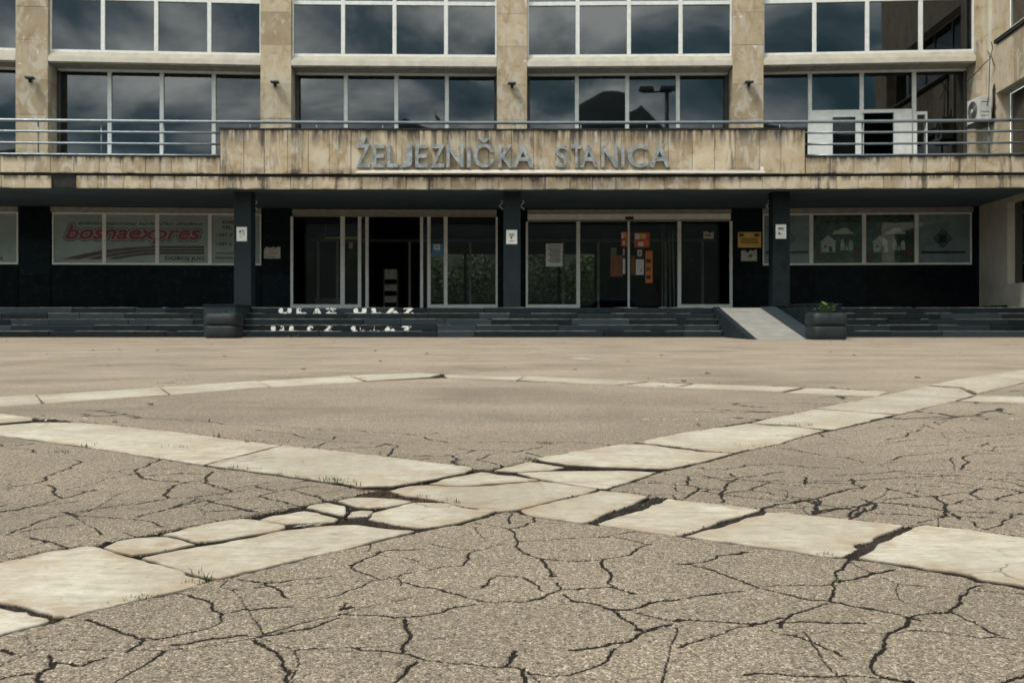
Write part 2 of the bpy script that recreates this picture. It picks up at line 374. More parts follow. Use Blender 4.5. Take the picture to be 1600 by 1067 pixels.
# text meshes, all converted in one go
TEXT = {}
def prepare_text(items):
    tmp = []
    for key, body, shear in items:
        cu = bpy.data.curves.new('t', 'FONT'); cu.body = body; cu.offset = 0.016 if len(body) == 1 else (0.022 if key != 'brand' else 0.0); cu.size = 1.0; cu.shear = shear; cu.resolution_u = 4
        o = bpy.data.objects.new('t', cu); COL.objects.link(o); tmp.append((key, o))
    bpy.context.view_layer.update(); dg = bpy.context.evaluated_depsgraph_get()
    for key, o in tmp:
        me = bpy.data.meshes.new_from_object(o.evaluated_get(dg))
        v = np.array([q.co[:] for q in me.vertices])[:, :2]; f = [tuple(p.vertices) for p in me.polygons]
        e = {}
        for p in f:
            for i in range(len(p)):
                a, b = p[i], p[(i + 1) % len(p)]; e[(a, b)] = e.get((a, b), 0) + 1
        bound = [k for k in e if (k[1], k[0]) not in e]
        v = (v - v.min(0)) / (v.max(0) - v.min(0)); TEXT[key] = (v, f, bound)
        cu = o.data; bpy.data.objects.remove(o); bpy.data.curves.remove(cu); bpy.data.meshes.remove(me)
SIGN = [('Ž', 557, 579), ('E', 583.4, 601.6), ('L', 605.6, 622.6), ('J', 625.8, 644.5), ('E', 649.4, 668.1), ('Z', 673.4, 694.9), ('N', 697.9, 724.6),
        ('I', 729.9, 735.1), ('Č', 740, 771.9), ('K', 778.9, 802.5), ('A', 801, 833.6), ('S', 867.4, 886.6), ('T', 891.9, 908.5), ('A', 905.9, 933.9),
        ('N', 939.1, 964.5), ('I', 969.8, 975), ('C', 980.3, 1012.1), ('A', 1014.4, 1045.9)]
prepare_text([(c, c, 0) for c in 'ŽELJZNIČKASTCU'] + [('brand', 'bosnaexpres', 0.28), ('sub', 'autotransportno turističko društvo', 0.3), ('doboj', 'DOBOJ JUG', 0),
             ('kon', 'KON', 0), ('tel', 'TEL', 0), ('ph1', '+387 3', 0), ('ph2', '+387 6', 0), ('web', 'www.bos', 0), ('mail', 'expres', 0)])
def text_flat(mb, key, u0, u1, z0, z1, w):
    v, f, _ = TEXT[key]
    mb.add([(u0 + p[0] * (u1 - u0), w, z0 + p[1] * (z1 - z0)) for p in v], f); return mb
def text_solid(mb, key, u0, u1, z0, z1, w0, w1):
    """w0 the front face"""
    v, f, bd = TEXT[key]; n = len(v)
    q = [(u0 + p[0] * (u1 - u0), z0 + p[1] * (z1 - z0)) for p in v]
    mb.add([(a, w0, b) for a, b in q] + [(a, w1, b) for a, b in q], list(f) + [tuple(i + n for i in p)[::-1] for p in f] + [(b, a, a + n, b + n) for a, b in bd])
    return mb
# ------------------------------------------------------------------ ground: slabs, cracks, asphalt
def hash2(ix, iy, seed):
    h = (ix.astype(np.int64) * 374761393 + iy.astype(np.int64) * 668265263 + seed * 2147483647) & 0xFFFFFFFF
    h = ((h ^ (h >> 13)) * 1274126177) & 0xFFFFFFFF
    return ((h ^ (h >> 16)) & 0xFFFF) / 65535.0
def vnoise(x, y, s, seed=0):
    x = x / s + 1000.0; y = y / s + 1000.0
    ix = np.floor(x); iy = np.floor(y); fx = x - ix; fy = y - iy
    fx = fx * fx * (3 - 2 * fx); fy = fy * fy * (3 - 2 * fy)
    a = hash2(ix, iy, seed); b = hash2(ix + 1, iy, seed); c = hash2(ix, iy + 1, seed); d = hash2(ix + 1, iy + 1, seed)
    return (a * (1 - fx) + b * fx) * (1 - fy) + (c * (1 - fx) + d * fx) * fy - 0.5

SLABS = {  # outlines of the marble slabs in photo pixels on the ground plane
 'S1': [(-161, 911), (0, 947), (27, 954.5), (78, 965), (82, 969), (0, 991.6), (-250, 1052), (-420, 959)],
 'S2': [(-155, 907), (0, 878), (68, 862.7), (132, 852.4), (150, 853.5), (192, 866), (219, 873), (283, 890), (290, 897), (322, 906), (289, 919), (206, 939), (105, 964), (82, 962), (58, 954.5), (27, 945), (0, 941)],
 'S3': [(162, 856), (183, 846.6), (212, 841.5), (243, 839.4), (265.5, 840), (282, 843.5), (304.7, 851.2), (274, 858), (232.5, 865.2), (205.7, 868.3), (187, 864), (172.7, 859.5)],
 'S4': [(220, 871.4), (249, 864.6), (306.8, 854.3), (348, 848.8), (407.8, 837), (480, 825), (515.5, 822), (556.8, 821.2), (606, 827.7), (647.5, 830.8), (606, 841), (565, 852.4), (515.5, 863.8), (478.4, 872), (437, 881.3), (400, 890.6), (372.8, 897), (344, 903.4), (319, 900.3), (294.4, 894), (257.3, 882.7)],
 'S5': [(249, 837.4), (315, 820.9), (356.3, 813.6), (381, 812.2), (418, 815.9), (446, 821.9), (444, 826), (407.8, 834.6), (356.3, 843), (315, 847.2), (309, 847.6), (284, 841.8), (265.5, 837.8)],
 'S6': [(406, 812), (426.8, 805), (476.3, 797.8), (499, 800.8), (528, 810), (523.8, 814.5), (476.3, 816.6), (447.4, 818.6), (424.8, 815.6)],
 'S6b': [(456, 825), (478, 819.4), (511, 818.6), (500, 820.6), (480, 822.4)],
 'S7a': [(478.4, 793.6), (488.7, 789.5), (513.4, 786.4), (532, 790.5), (540.3, 791.6), (542.3, 799.8), (538.2, 806), (503, 799.8)],
 'S7b': [(548.5, 799), (565, 796.9), (583.6, 797.8), (575.3, 806), (544.4, 808), (546, 803)],
 'S7c': [(527.9, 783.3), (544.4, 779.2), (575.3, 778.2), (618.6, 780.2), (643.4, 784.3), (606.3, 793.2), (577.4, 794.5), (556.8, 792.6)],
 'S8': [(575.3, 812.2), (583.6, 801.9), (606.3, 795.7), (647.5, 786.4), (688.8, 787), (730.6, 795), (775, 798.8), (755, 806.3), (742, 810), (713.8, 818.4), (690, 823), (662, 826), (627, 822.5)],
 'S9a': [(668.8, 757), (706, 746), (751, 737.8), (760.6, 738.4), (781, 742.5), (809, 744.4), (842, 750.4), (745, 758.6), (715, 759.8), (683, 758)],
 'S9b': [(608, 767), (637, 759.6), (668, 757.6), (683, 758.6), (715, 760.6), (745, 759.4), (847, 751.2), (871, 753.8), (934, 764), (920, 769.7), (893.8, 775), (873, 779.5), (813, 794.6), (779, 798), (730.6, 792), (713.8, 787.5), (683.8, 781.9), (650, 776), (631, 774)],
 'S10': [(813, 795.6), (875, 780.4), (893.8, 776.6), (937, 765.4), (984, 769.6), (1012.5, 774.4), (990, 786.2), (970, 793.3), (936.6, 806), (925, 813), (911, 815.8), (856, 809), (822.5, 802.5)],
 'S11': [(931, 818), (945.4, 812.2), (978.4, 801.9), (1005, 794.7), (1034, 784.3), (1042.3, 778.2), (1079.5, 782.3), (1157.8, 790.5), (1182.6, 794), (1186.7, 796.7), (1155.8, 806), (1127, 812.2), (1098, 823.5), (1069, 833.9), (1054.7, 836), (999, 828.3), (962, 822.5)],
 'S12': [(1071, 837.4), (1098, 828.7), (1116.6, 825.6), (1153.7, 814.3), (1166, 808), (1193, 804), (1197, 799.8), (1221.8, 799.8), (1270, 804.3), (1352.5, 813.6), (1412.3, 819.8), (1402, 826), (1373, 835.3), (1358.7, 845.6), (1336, 849.7), (1342, 857), (1319.5, 869.3), (1301, 869.3), (1270, 865.2), (1230, 858.6), (1168, 850.4)],
 'S13': [(1340, 870.4), (1362.8, 859), (1369, 851.8), (1398, 836.3), (1426.8, 821.9), (1447.4, 819.2), (1497, 824), (1600, 838), (1780, 860), (1780, 945), (1600, 913.7), (1565, 908.5), (1534, 904.4), (1521.6, 899), (1486.6, 892), (1449.5, 888), (1402, 879.6)],
 'S13b': [(1786, 861), (2300, 935), (2300, 1040), (1786, 946)],
 'S14': [(771.9, 734), (818.8, 721.9), (828, 721), (852.5, 724.7), (882.5, 729.4), (863.8, 733.3), (805.6, 736)],
 'S15': [(807.5, 737.4), (837.5, 736.2), (865.6, 735), (950, 734.4), (984, 734.4), (1026.6, 736.2), (984, 751), (945, 763), (933.7, 761.5), (875, 752.4), (828, 743.4)],
 'S16': [(835.6, 718), (900, 706), (970, 694.8), (1012.5, 694.8), (1049, 700.5), (1096.8, 706), (1144.7, 708.3), (1096.8, 721.6), (1046, 732.4), (1020, 732.4), (922, 729), (884, 727), (847, 721)],
 'S17': [(995.6, 690.6), (1068.7, 675), (1170, 661.4), (1201, 664.3), (1246, 667), (1288, 672.3), (1237.5, 686.4), (1217.8, 693.4), (1147.5, 707), (1108, 704.2), (1054.7, 697.2), (1018, 693)],
 'S18': [(1174, 660), (1200, 653.8), (1272, 639), (1340, 643), (1395, 648), (1330, 664), (1305, 670.6), (1275, 669.5), (1240, 664.6), (1205, 662)],
 'S19': [(1276, 637.8), (1374, 618.5), (1448, 603.5), (1500, 606.5), (1522, 617), (1492, 626), (1405, 646.5), (1342, 642.3)],
 'S20': [(1452, 602.8), (1500, 593), (1545, 586.5), (1600, 578), (1720, 556), (1720, 575), (1600, 598), (1528, 616.6), (1524, 614), (1502, 605.9)],
 'D1': [(694, 584.2), (820, 587.3), (806, 594.2), (699, 589.8)], 'D2': [(824, 587.6), (1008, 596.5), (963, 601.5), (810, 594.4)],
 'D3': [(1014, 597.2), (1078, 599.5), (1050, 605.8), (1030, 605), (968, 602)], 'D4': [(1086, 600), (1252, 605.5), (1222, 612), (1056, 606.3)],
 'D5': [(1260, 606), (1388, 611), (1372, 618.2), (1226, 612.6)], 'D6': [(1528, 619), (1600, 620.5), (1760, 623), (1760, 636), (1600, 630.5), (1497, 626.5)],
 'C1': [(688, 584.5), (652, 582), (545, 587), (575, 596.2), (672, 589)], 'C2': [(544, 587.1), (402, 594.9), (425, 604.8), (571, 596.5)],
 'C3': [(401, 595), (250, 605.2), (268, 617.2), (421, 605.2)], 'C4': [(249, 605.3), (57, 618), (70, 631.4), (264, 617.6)], 'C5': [(56, 618), (-150, 632), (-150, 648), (66, 631.7)],
 'B0': [(0, 647), (50, 653), (52, 657.4), (0, 662), (-90, 657), (-80, 642)],
 'B1': [(0, 663), (52, 658.6), (130, 658.5), (270, 673), (400, 690), (439, 694.4), (318, 724.4), (237, 712), (140, 697), (52, 685), (0, 678), (-90, 667), (-92, 659)],
 'B2': [(322, 725), (443, 694.9), (482, 698.4), (608, 713.4), (700, 725.6), (732, 729.5), (740, 733), (725, 739.4), (650, 754), (615, 759.2), (559, 760.3), (531, 753.8), (499, 751), (465.6, 745.3), (400, 736)],
}
BANDS = [[(-420, 959), (0, 879), (840, 718), (1600, 577), (1720, 556), (1720, 575), (1597, 599), (1308, 671), (1032, 737), (740, 812), (400, 891), (0, 992), (-250, 1052)],
         [(-90, 642), (0, 646), (400, 689), (740, 731), (1012, 773), (1187, 795), (1420, 820), (1600, 837), (2300, 935), (2300, 1040), (1600, 915), (1400, 881), (1060, 838), (820, 802), (554, 761), (400, 737), (140, 697), (-90, 667)],
         [(690, 583.5), (652, 581.8), (400, 594.8), (-150, 631), (-150, 648), (400, 606), (560, 597.5), (690, 590)],
         [(690, 583.5), (1387, 610.5), (1372, 619), (690, 590)], [(1497, 618), (1760, 622), (1760, 637), (1490, 627)]]
CR = {  # cracks read off enlarged crops: (origin x, origin y, enlargement): polylines
 (530, 780, 3.019): [[(640, 110), (730, 125), (800, 140), (830, 180), (845, 200)], [(920, 80), (925, 100), (870, 125), (800, 140)], [(845, 200), (1000, 190), (1180, 178), (1350, 158), (1430, 148)],
  [(845, 200), (740, 222), (650, 242), (560, 240), (480, 225), (420, 210)], [(650, 242), (610, 275), (580, 320), (480, 325), (300, 358), (190, 385), (100, 420), (0, 455), (-60, 470)], [(190, 385), (110, 350), (60, 330), (45, 310)],
  [(60, 315), (140, 275), (260, 240), (400, 235)], [(845, 200), (850, 235), (890, 262), (960, 285), (1080, 295), (1240, 285), (1370, 265), (1400, 240), (1470, 210), (1350, 185), (1260, 175)], [(960, 285), (1000, 340), (1000, 370)],
  [(1240, 285), (1265, 340), (1265, 400), (1290, 420), (1060, 432)], [(1030, 400), (1030, 440), (960, 470), (870, 492), (700, 490), (600, 470), (450, 425), (300, 398)], [(740, 370), (700, 410), (670, 425)], [(740, 365), (870, 375), (960, 440)],
  [(1050, 455), (1100, 490), (1200, 500), (1280, 525), (1370, 525), (1480, 490), (1600, 480)], [(1290, 420), (1390, 450)], [(1280, 525), (1350, 570), (1400, 600), (1435, 630), (1500, 605), (1560, 595)], [(1435, 630), (1370, 675), (1200, 705), (1090, 712)],
  [(1300, 705), (1270, 760), (1180, 800), (1090, 830), (1000, 835), (900, 825), (830, 795), (700, 790), (560, 778), (440, 765), (370, 750), (290, 730), (180, 720), (50, 700)], [(370, 765), (320, 800), (300, 835), (260, 866), (230, 900)],
  [(830, 720), (810, 760), (785, 790)], [(0, 545), (120, 550), (260, 565), (400, 555), (550, 515), (640, 500)], [(310, 570), (320, 620), (300, 690), (300, 725)], [(870, 800), (880, 860), (900, 920)], [(1410, 540), (1540, 570), (1600, 580)], [(0, 530), (40, 490)]],
 (1060, 780, 2.963): [[(0, 300), (60, 305), (120, 318), (200, 345), (290, 375), (320, 390), (380, 412), (480, 435), (600, 462), (700, 470), (800, 490), (900, 505), (1000, 525), (1120, 555)], [(0, 465), (80, 450), (200, 435), (310, 420)],
  [(380, 400), (480, 398), (600, 395), (730, 395)], [(800, 270), (760, 310), (740, 370), (715, 420), (705, 470)], [(740, 385), (830, 360), (940, 335), (1000, 320)],
  [(1400, 390), (1340, 420), (1300, 460), (1260, 515), (1150, 525), (1060, 545), (1040, 590), (960, 660), (910, 720), (890, 760), (920, 800), (980, 820), (1080, 835)], [(690, 480), (600, 510), (500, 545), (390, 575), (250, 600), (140, 640), (40, 670), (0, 690)],
  [(0, 562), (150, 565), (250, 570), (390, 575)], [(430, 605), (540, 630), (640, 660), (700, 690), (760, 720)], [(300, 808), (460, 800), (580, 812), (700, 815), (890, 812), (1000, 820)], [(1060, 600), (1160, 605), (1280, 620), (1400, 632), (1500, 630), (1600, 645), (1750, 670)],
  [(1260, 515), (1340, 550), (1420, 590), (1480, 620)], [(460, 570), (600, 565), (860, 568)], [(1490, 845), (1540, 825), (1600, 810), (1700, 790)], [(50, 300), (180, 260), (330, 240)], [(380, 40), (450, 18), (570, 5)], [(630, 0), (645, 45), (620, 65)],
  [(620, 65), (700, 45), (830, 28), (900, 10)], [(900, 10), (830, 70), (800, 90)], [(900, 10), (1000, 15), (1200, 40), (1240, 50), (1180, 85), (1110, 105)], [(1240, 50), (1400, 55), (1540, 65), (1600, 65)],
  [(1240, 45), (1300, 85), (1370, 100), (1420, 135), (1500, 110), (1540, 70)], [(1240, 45), (1250, 15)]],
 (900, 640, 3.556): [[(490, 352), (600, 360), (720, 365), (880, 375), (1000, 390), (1090, 400), (1200, 412), (1400, 432)], [(630, 365), (620, 400), (610, 415)], [(890, 375), (850, 400), (810, 450), (815, 510)], [(340, 400), (480, 402), (620, 415), (700, 430), (800, 440)],
  [(680, 430), (650, 460), (600, 490)], [(680, 432), (740, 440), (720, 447)], [(820, 460), (900, 450), (980, 435), (1090, 400)], [(980, 440), (1100, 465), (1200, 480), (1330, 490)], [(1030, 550), (1130, 520), (1240, 500), (1330, 490), (1420, 460), (1470, 450), (1560, 445)],
  [(1330, 490), (1330, 530), (1350, 560), (1300, 580)], [(1350, 565), (1450, 545), (1600, 530)], [(1600, 540), (1560, 570), (1530, 600)], [(1270, 370), (1275, 410)], [(1530, 380), (1540, 405), (1590, 435)], [(1140, 215), (1260, 235), (1380, 255), (1500, 265), (1600, 295)],
  [(680, 320), (820, 330), (940, 305), (1120, 297), (1290, 318), (1480, 325)], [(860, 350), (900, 370), (1160, 340)]],
 (1200, 560, 4): [[(740, 512), (880, 465), (960, 440), (1040, 440)], [(940, 430), (1000, 420), (1060, 440)], [(1060, 390), (1065, 410)], [(1330, 340), (1370, 370), (1360, 385)], [(1340, 335), (1450, 310), (1530, 345)], [(1240, 500), (1370, 490), (1580, 475)], [(1310, 555), (1370, 530)]],
 (1270, 760, 4.848): [[(0, 80), (40, 85), (150, 45), (210, 35), (300, 10), (400, -10)], [(10, 100), (30, 160), (45, 190)], [(40, 185), (200, 155), (350, 140)], [(370, 85), (440, 115), (540, 110), (690, 125), (760, 130), (900, 155), (1000, 175)], [(440, 120), (350, 160), (290, 230)], [(540, 95), (680, 75), (800, 70)],
  [(690, 35), (790, 65), (880, 70), (970, 65), (1130, 40), (1200, 45), (1270, 10)], [(930, 75), (980, 110), (1020, 130), (1010, 180)], [(1200, 45), (1280, 90), (1380, 95), (1450, 70), (1580, 40)], [(1380, 95), (1600, 115)], [(1060, 125), (1200, 95), (1280, 92)], [(560, 5), (690, 35)]],
 (0, 640, 4): [[(-60, 205), (0, 210), (40, 225), (120, 215), (210, 200)], [(40, 240), (180, 240), (230, 265)], [(460, 310), (510, 320), (440, 360), (350, 385), (280, 410), (260, 440), (160, 460), (0, 480)], [(300, 460), (340, 480), (370, 530), (390, 545)], [(390, 545), (270, 580), (120, 620), (0, 630), (-90, 640)],
  [(390, 545), (520, 505), (600, 490)], [(1000, 305), (930, 330), (900, 350), (850, 365), (880, 400), (940, 425), (1040, 435), (1130, 445)], [(640, 380), (760, 370), (850, 362)], [(920, 400), (1100, 390), (1300, 395), (1330, 380), (1420, 375)],
  [(1310, 395), (1290, 430), (1200, 435), (1100, 460), (1050, 490), (1025, 525), (1050, 550)], [(1290, 430), (1330, 470), (1450, 510), (1600, 500)], [(450, 640), (650, 605), (850, 585), (1050, 548), (1200, 545), (1300, 530), (1450, 510)], [(1070, 610), (1200, 570), (1240, 550)], [(1250, 555), (1340, 580), (1440, 600), (1600, 640)], [(1500, 480), (1600, 465)]],
 (0, 780, 3.019): [[(-80, 60), (0, 50), (120, 35), (260, 15), (380, 0)], [(30, 165), (100, 135), (180, 100), (270, 75), (400, 55), (560, 20), (780, 0)], [(100, 150), (220, 130), (370, 115)], [(140, 180), (200, 190), (270, 210), (320, 225)], [(370, 72), (500, 80), (630, 90), (720, 105), (800, 135)], [(640, 85), (700, 65), (830, 35), (960, 5)],
  [(960, 5), (1020, 15)], [(1080, 30), (1150, 50), (1200, 60)], [(410, 570), (500, 600), (560, 625), (600, 640), (660, 660), (680, 670), (660, 690), (600, 725)], [(830, 445), (920, 465), (1000, 490), (1050, 540), (1050, 580), (1000, 605), (860, 635), (740, 665), (680, 655)], [(1060, 540), (1150, 520), (1300, 515), (1380, 510)],
  [(1250, 400), (1330, 440), (1360, 470)], [(1120, 375), (1200, 390), (1270, 395), (1420, 380), (1560, 365)], [(-100, 880), (0, 855), (100, 830), (190, 820), (250, 800), (240, 760), (230, 740)], [(190, 820), (190, 866), (180, 920)], [(820, 690), (1000, 660), (1150, 645), (1300, 640), (1450, 615), (1550, 580), (1600, 560)],
  [(1200, 665), (1270, 710), (1330, 760), (1345, 800), (1350, 860), (1360, 920)], [(-60, 700), (0, 715), (60, 735)], [(240, 770), (380, 790), (500, 750)]],
 (400, 560, 4): [[(0, 412), (200, 425), (330, 435), (420, 442), (600, 445), (830, 460), (980, 475), (1150, 460)], [(1050, 485), (1200, 520), (1400, 517), (1600, 512)], [(0, 445), (140, 460), (300, 490), (470, 512), (620, 518), (800, 530), (900, 540)], [(330, 555), (420, 525), (500, 515)], [(460, 505), (490, 485)]],
 (400, 690, 5.333): [[(430, 45), (500, 60), (600, 65)], [(580, 65), (750, 45), (930, 45), (1080, 10)], [(1080, 10), (1180, 30), (1140, 65), (1110, 125)], [(1110, 120), (1300, 120), (1500, 118), (1600, 110)], [(1110, 128), (1270, 145), (1360, 155), (1450, 130)], [(0, 355), (150, 325), (200, 322)], [(180, 405), (300, 390), (420, 370), (530, 365)], [(0, 455), (180, 410)], [(0, 360), (120, 395), (180, 405)], [(30, 450), (180, 490), (330, 530)], [(300, 400), (430, 435), (570, 490)]],
 (650, 690, 5.333): [[(0, 115), (180, 118), (300, 112), (480, 70)], [(350, 50), (470, 65), (650, 72), (880, 80), (930, 60), (1050, 35)], [(300, 112), (335, 140), (335, 190)], [(300, 175), (380, 150), (500, 150), (640, 175), (720, 205)], [(500, 150), (600, 105), (720, 92), (880, 80)], [(920, 90), (980, 105), (1050, 125)]],
 (800, 560, 4): [[(0, 515), (200, 518), (330, 512), (450, 520), (620, 540)]],
 (0, 560, 4): [[(560, 325), (650, 335), (780, 355), (850, 372), (1000, 380), (1200, 388), (1300, 395), (1400, 410), (1600, 410)], [(500, 350), (560, 365), (700, 360), (780, 345)]],
}
slab_xy = {k: np.array([ground_px(*p) for p in v]) for k, v in SLABS.items()}
band_xy = [np.array([ground_px(*p) for p in b]) for b in BANDS]
# the bands run on beyond the frame: more slabs along the same two directions
DA, DB = np.array([0.61, 0.79]), np.array([0.79, -0.61])
def run_on(key, p, q, dr, n_, step):
    p, q = np.array(ground_px(*p)), np.array(ground_px(*q)); off_ = (q - p) @ dr
    p = p + dr * max(0.0, off_); q = q + dr * max(0.0, -off_)     # square the end off
    slab_xy[key + '0'] = np.array([ground_px(*END[key][0]), p, q, ground_px(*END[key][1])])
    for i in range(n_):
        a0, a1 = i * step + 0.012, (i + 1) * step
        slab_xy['%s%d' % (key, i + 1)] = np.array([p + dr * a0, p + dr * a1, q + dr * a1, q + dr * a0])
    band_xy.append(np.array([p, p + dr * n_ * step, q + dr * n_ * step, q]))
END = {'XA': ((1722, 556), (1722, 575)), 'XD': ((1762, 623), (1762, 636)), 'XC': ((-152, 632.2), (-152, 648.2)), 'XB': ((-93, 642), (-93, 667)), 'XS': ((-424, 960), (-254, 1053))}
run_on('XA', *END['XA'], DA, 9, 0.95); run_on('XD', *END['XD'], DB, 6, 0.9); run_on('XC', *END['XC'], -DA, 5, 0.9); run_on('XB', *END['XB'], -DB, 7, 0.9); run_on('XS', *END['XS'], -DA, 2, 0.7)
slab_xy = {k: P for k, P in slab_xy.items() if abs(0.5 * np.sum(P[:, 0] * np.roll(P[:, 1], -1) - np.roll(P[:, 0], -1) * P[:, 1])) > 0.0002}

def crack_segments():
    segs = []
    def sub(a, b, lev, amp):
        if lev == 0 or np.hypot(*(b - a)) < 0.012: return [a]
        m = (a + b) / 2; d = b - a
        m = m + np.array([-d[1], d[0]]) * RNG.uniform(-amp, amp)
        return sub(a, m, lev - 1, amp) + sub(m, b, lev - 1, amp)
    for (ox, oy, sc), lines in CR.items():
        for ln in lines:
            pts = [np.array(ground_px(ox + x / sc, oy + y / sc)) for x, y in ln]
            w0 = RNG.uniform(0.0013, 0.0025); out = []
            for a, b in zip(pts[:-1], pts[1:]): out += sub(a, b, 5, 0.115)
            out.append(pts[-1]); n = len(out)
            for i in range(n - 1):
                w = w0 * RNG.uniform(0.8, 1.25) * (1.6 if RNG.random() < 0.04 else 1)
                dv = out[i + 1] - out[i]; w *= 0.58 + 0.78 * abs(dv[0]) / (np.hypot(*dv) + 1e-9)
                segs.append((out[i], out[i + 1], w))
            if RNG.random() < 0.12:   # a widened crumbled knot on the line
                q = out[RNG.integers(0, n)]
                segs.append((q, q + RNG.normal(0, 0.008, 2), RNG.uniform(0.003, 0.006)))
    # cracks beyond the edges of the frame: random walks over the plaza on both sides
    for k in range(60):
        side = RNG.choice([-1, 1]); y = RNG.uniform(0.9, 6.0)
        x = side * (0.54 * y + RNG.uniform(0.05, 1.8)); a = RNG.uniform(0, 6.28); p = np.array([x, y]); w0 = RNG.uniform(0.0016, 0.0034)
        for s_ in range(RNG.integers(6, 22)):
            a += RNG.normal(0, 0.28); q = p + np.array([math.cos(a), math.sin(a)]) * 0.045
            if abs(q[0]) < 0.53 * q[1]: break
            segs.append((p, q, w0 * RNG.uniform(0.6, 1.5))); p = q
    # hairline cracks on the right-hand field and in the diamond, away from the traced ones
    for k in range(45):
        y = RNG.uniform(2.2, 6.5); x = RNG.uniform(0.25, 0.52) * y; a = RNG.uniform(-0.5, 0.5) + (math.pi if RNG.random() < .5 else 0); p = np.array([x, y])
        for s_ in range(RNG.integers(5, 16)):
            a += RNG.normal(0, 0.28); q = p + np.array([math.cos(a), math.sin(a)]) * 0.045
            segs.append((p, q, RNG.uniform(0.001, 0.0024) * max(1, y / 3))); p = q
    return segs
SEGS = crack_segments()

def seg_dist(px, py, a, b):
    d = b - a; L2 = max(1e-12, d @ d)
    t = np.clip(((px - a[0]) * d[0] + (py - a[1]) * d[1]) / L2, 0, 1)
    return np.hypot(px - a[0] - t * d[0], py - a[1] - t * d[1])
def poly_sd(px, py, P):
    """signed distance, negative inside"""
    dist = np.full(px.shape, 9.0); ins = np.zeros(px.shape, bool); n = len(P)
    for i in range(n):
        a, b = P[i], P[(i + 1) % n]
        dist = np.minimum(dist, seg_dist(px, py, a, b))
        c = (a[1] > py) != (b[1] > py)
        with np.errstate(divide='ignore', invalid='ignore'):
            xi = (b[0] - a[0]) * (py - a[1]) / (b[1] - a[1] if b[1] != a[1] else 1e-9) + a[0]
        ins ^= c & (px < xi)
    return np.where(ins, -dist, dist)
def sstep(e0, e1, x):
    t = np.clip((x - e0) / (e1 - e0), 0, 1); return t * t * (3 - 2 * t)
def swell(x, y):
    """slow unevenness of the plaza"""
    return (0.010 * vnoise(x, y, 1.7, 3) + 0.006 * vnoise(x, y, 0.55, 4)) * np.clip((12 - y) / 4, 0, 1)

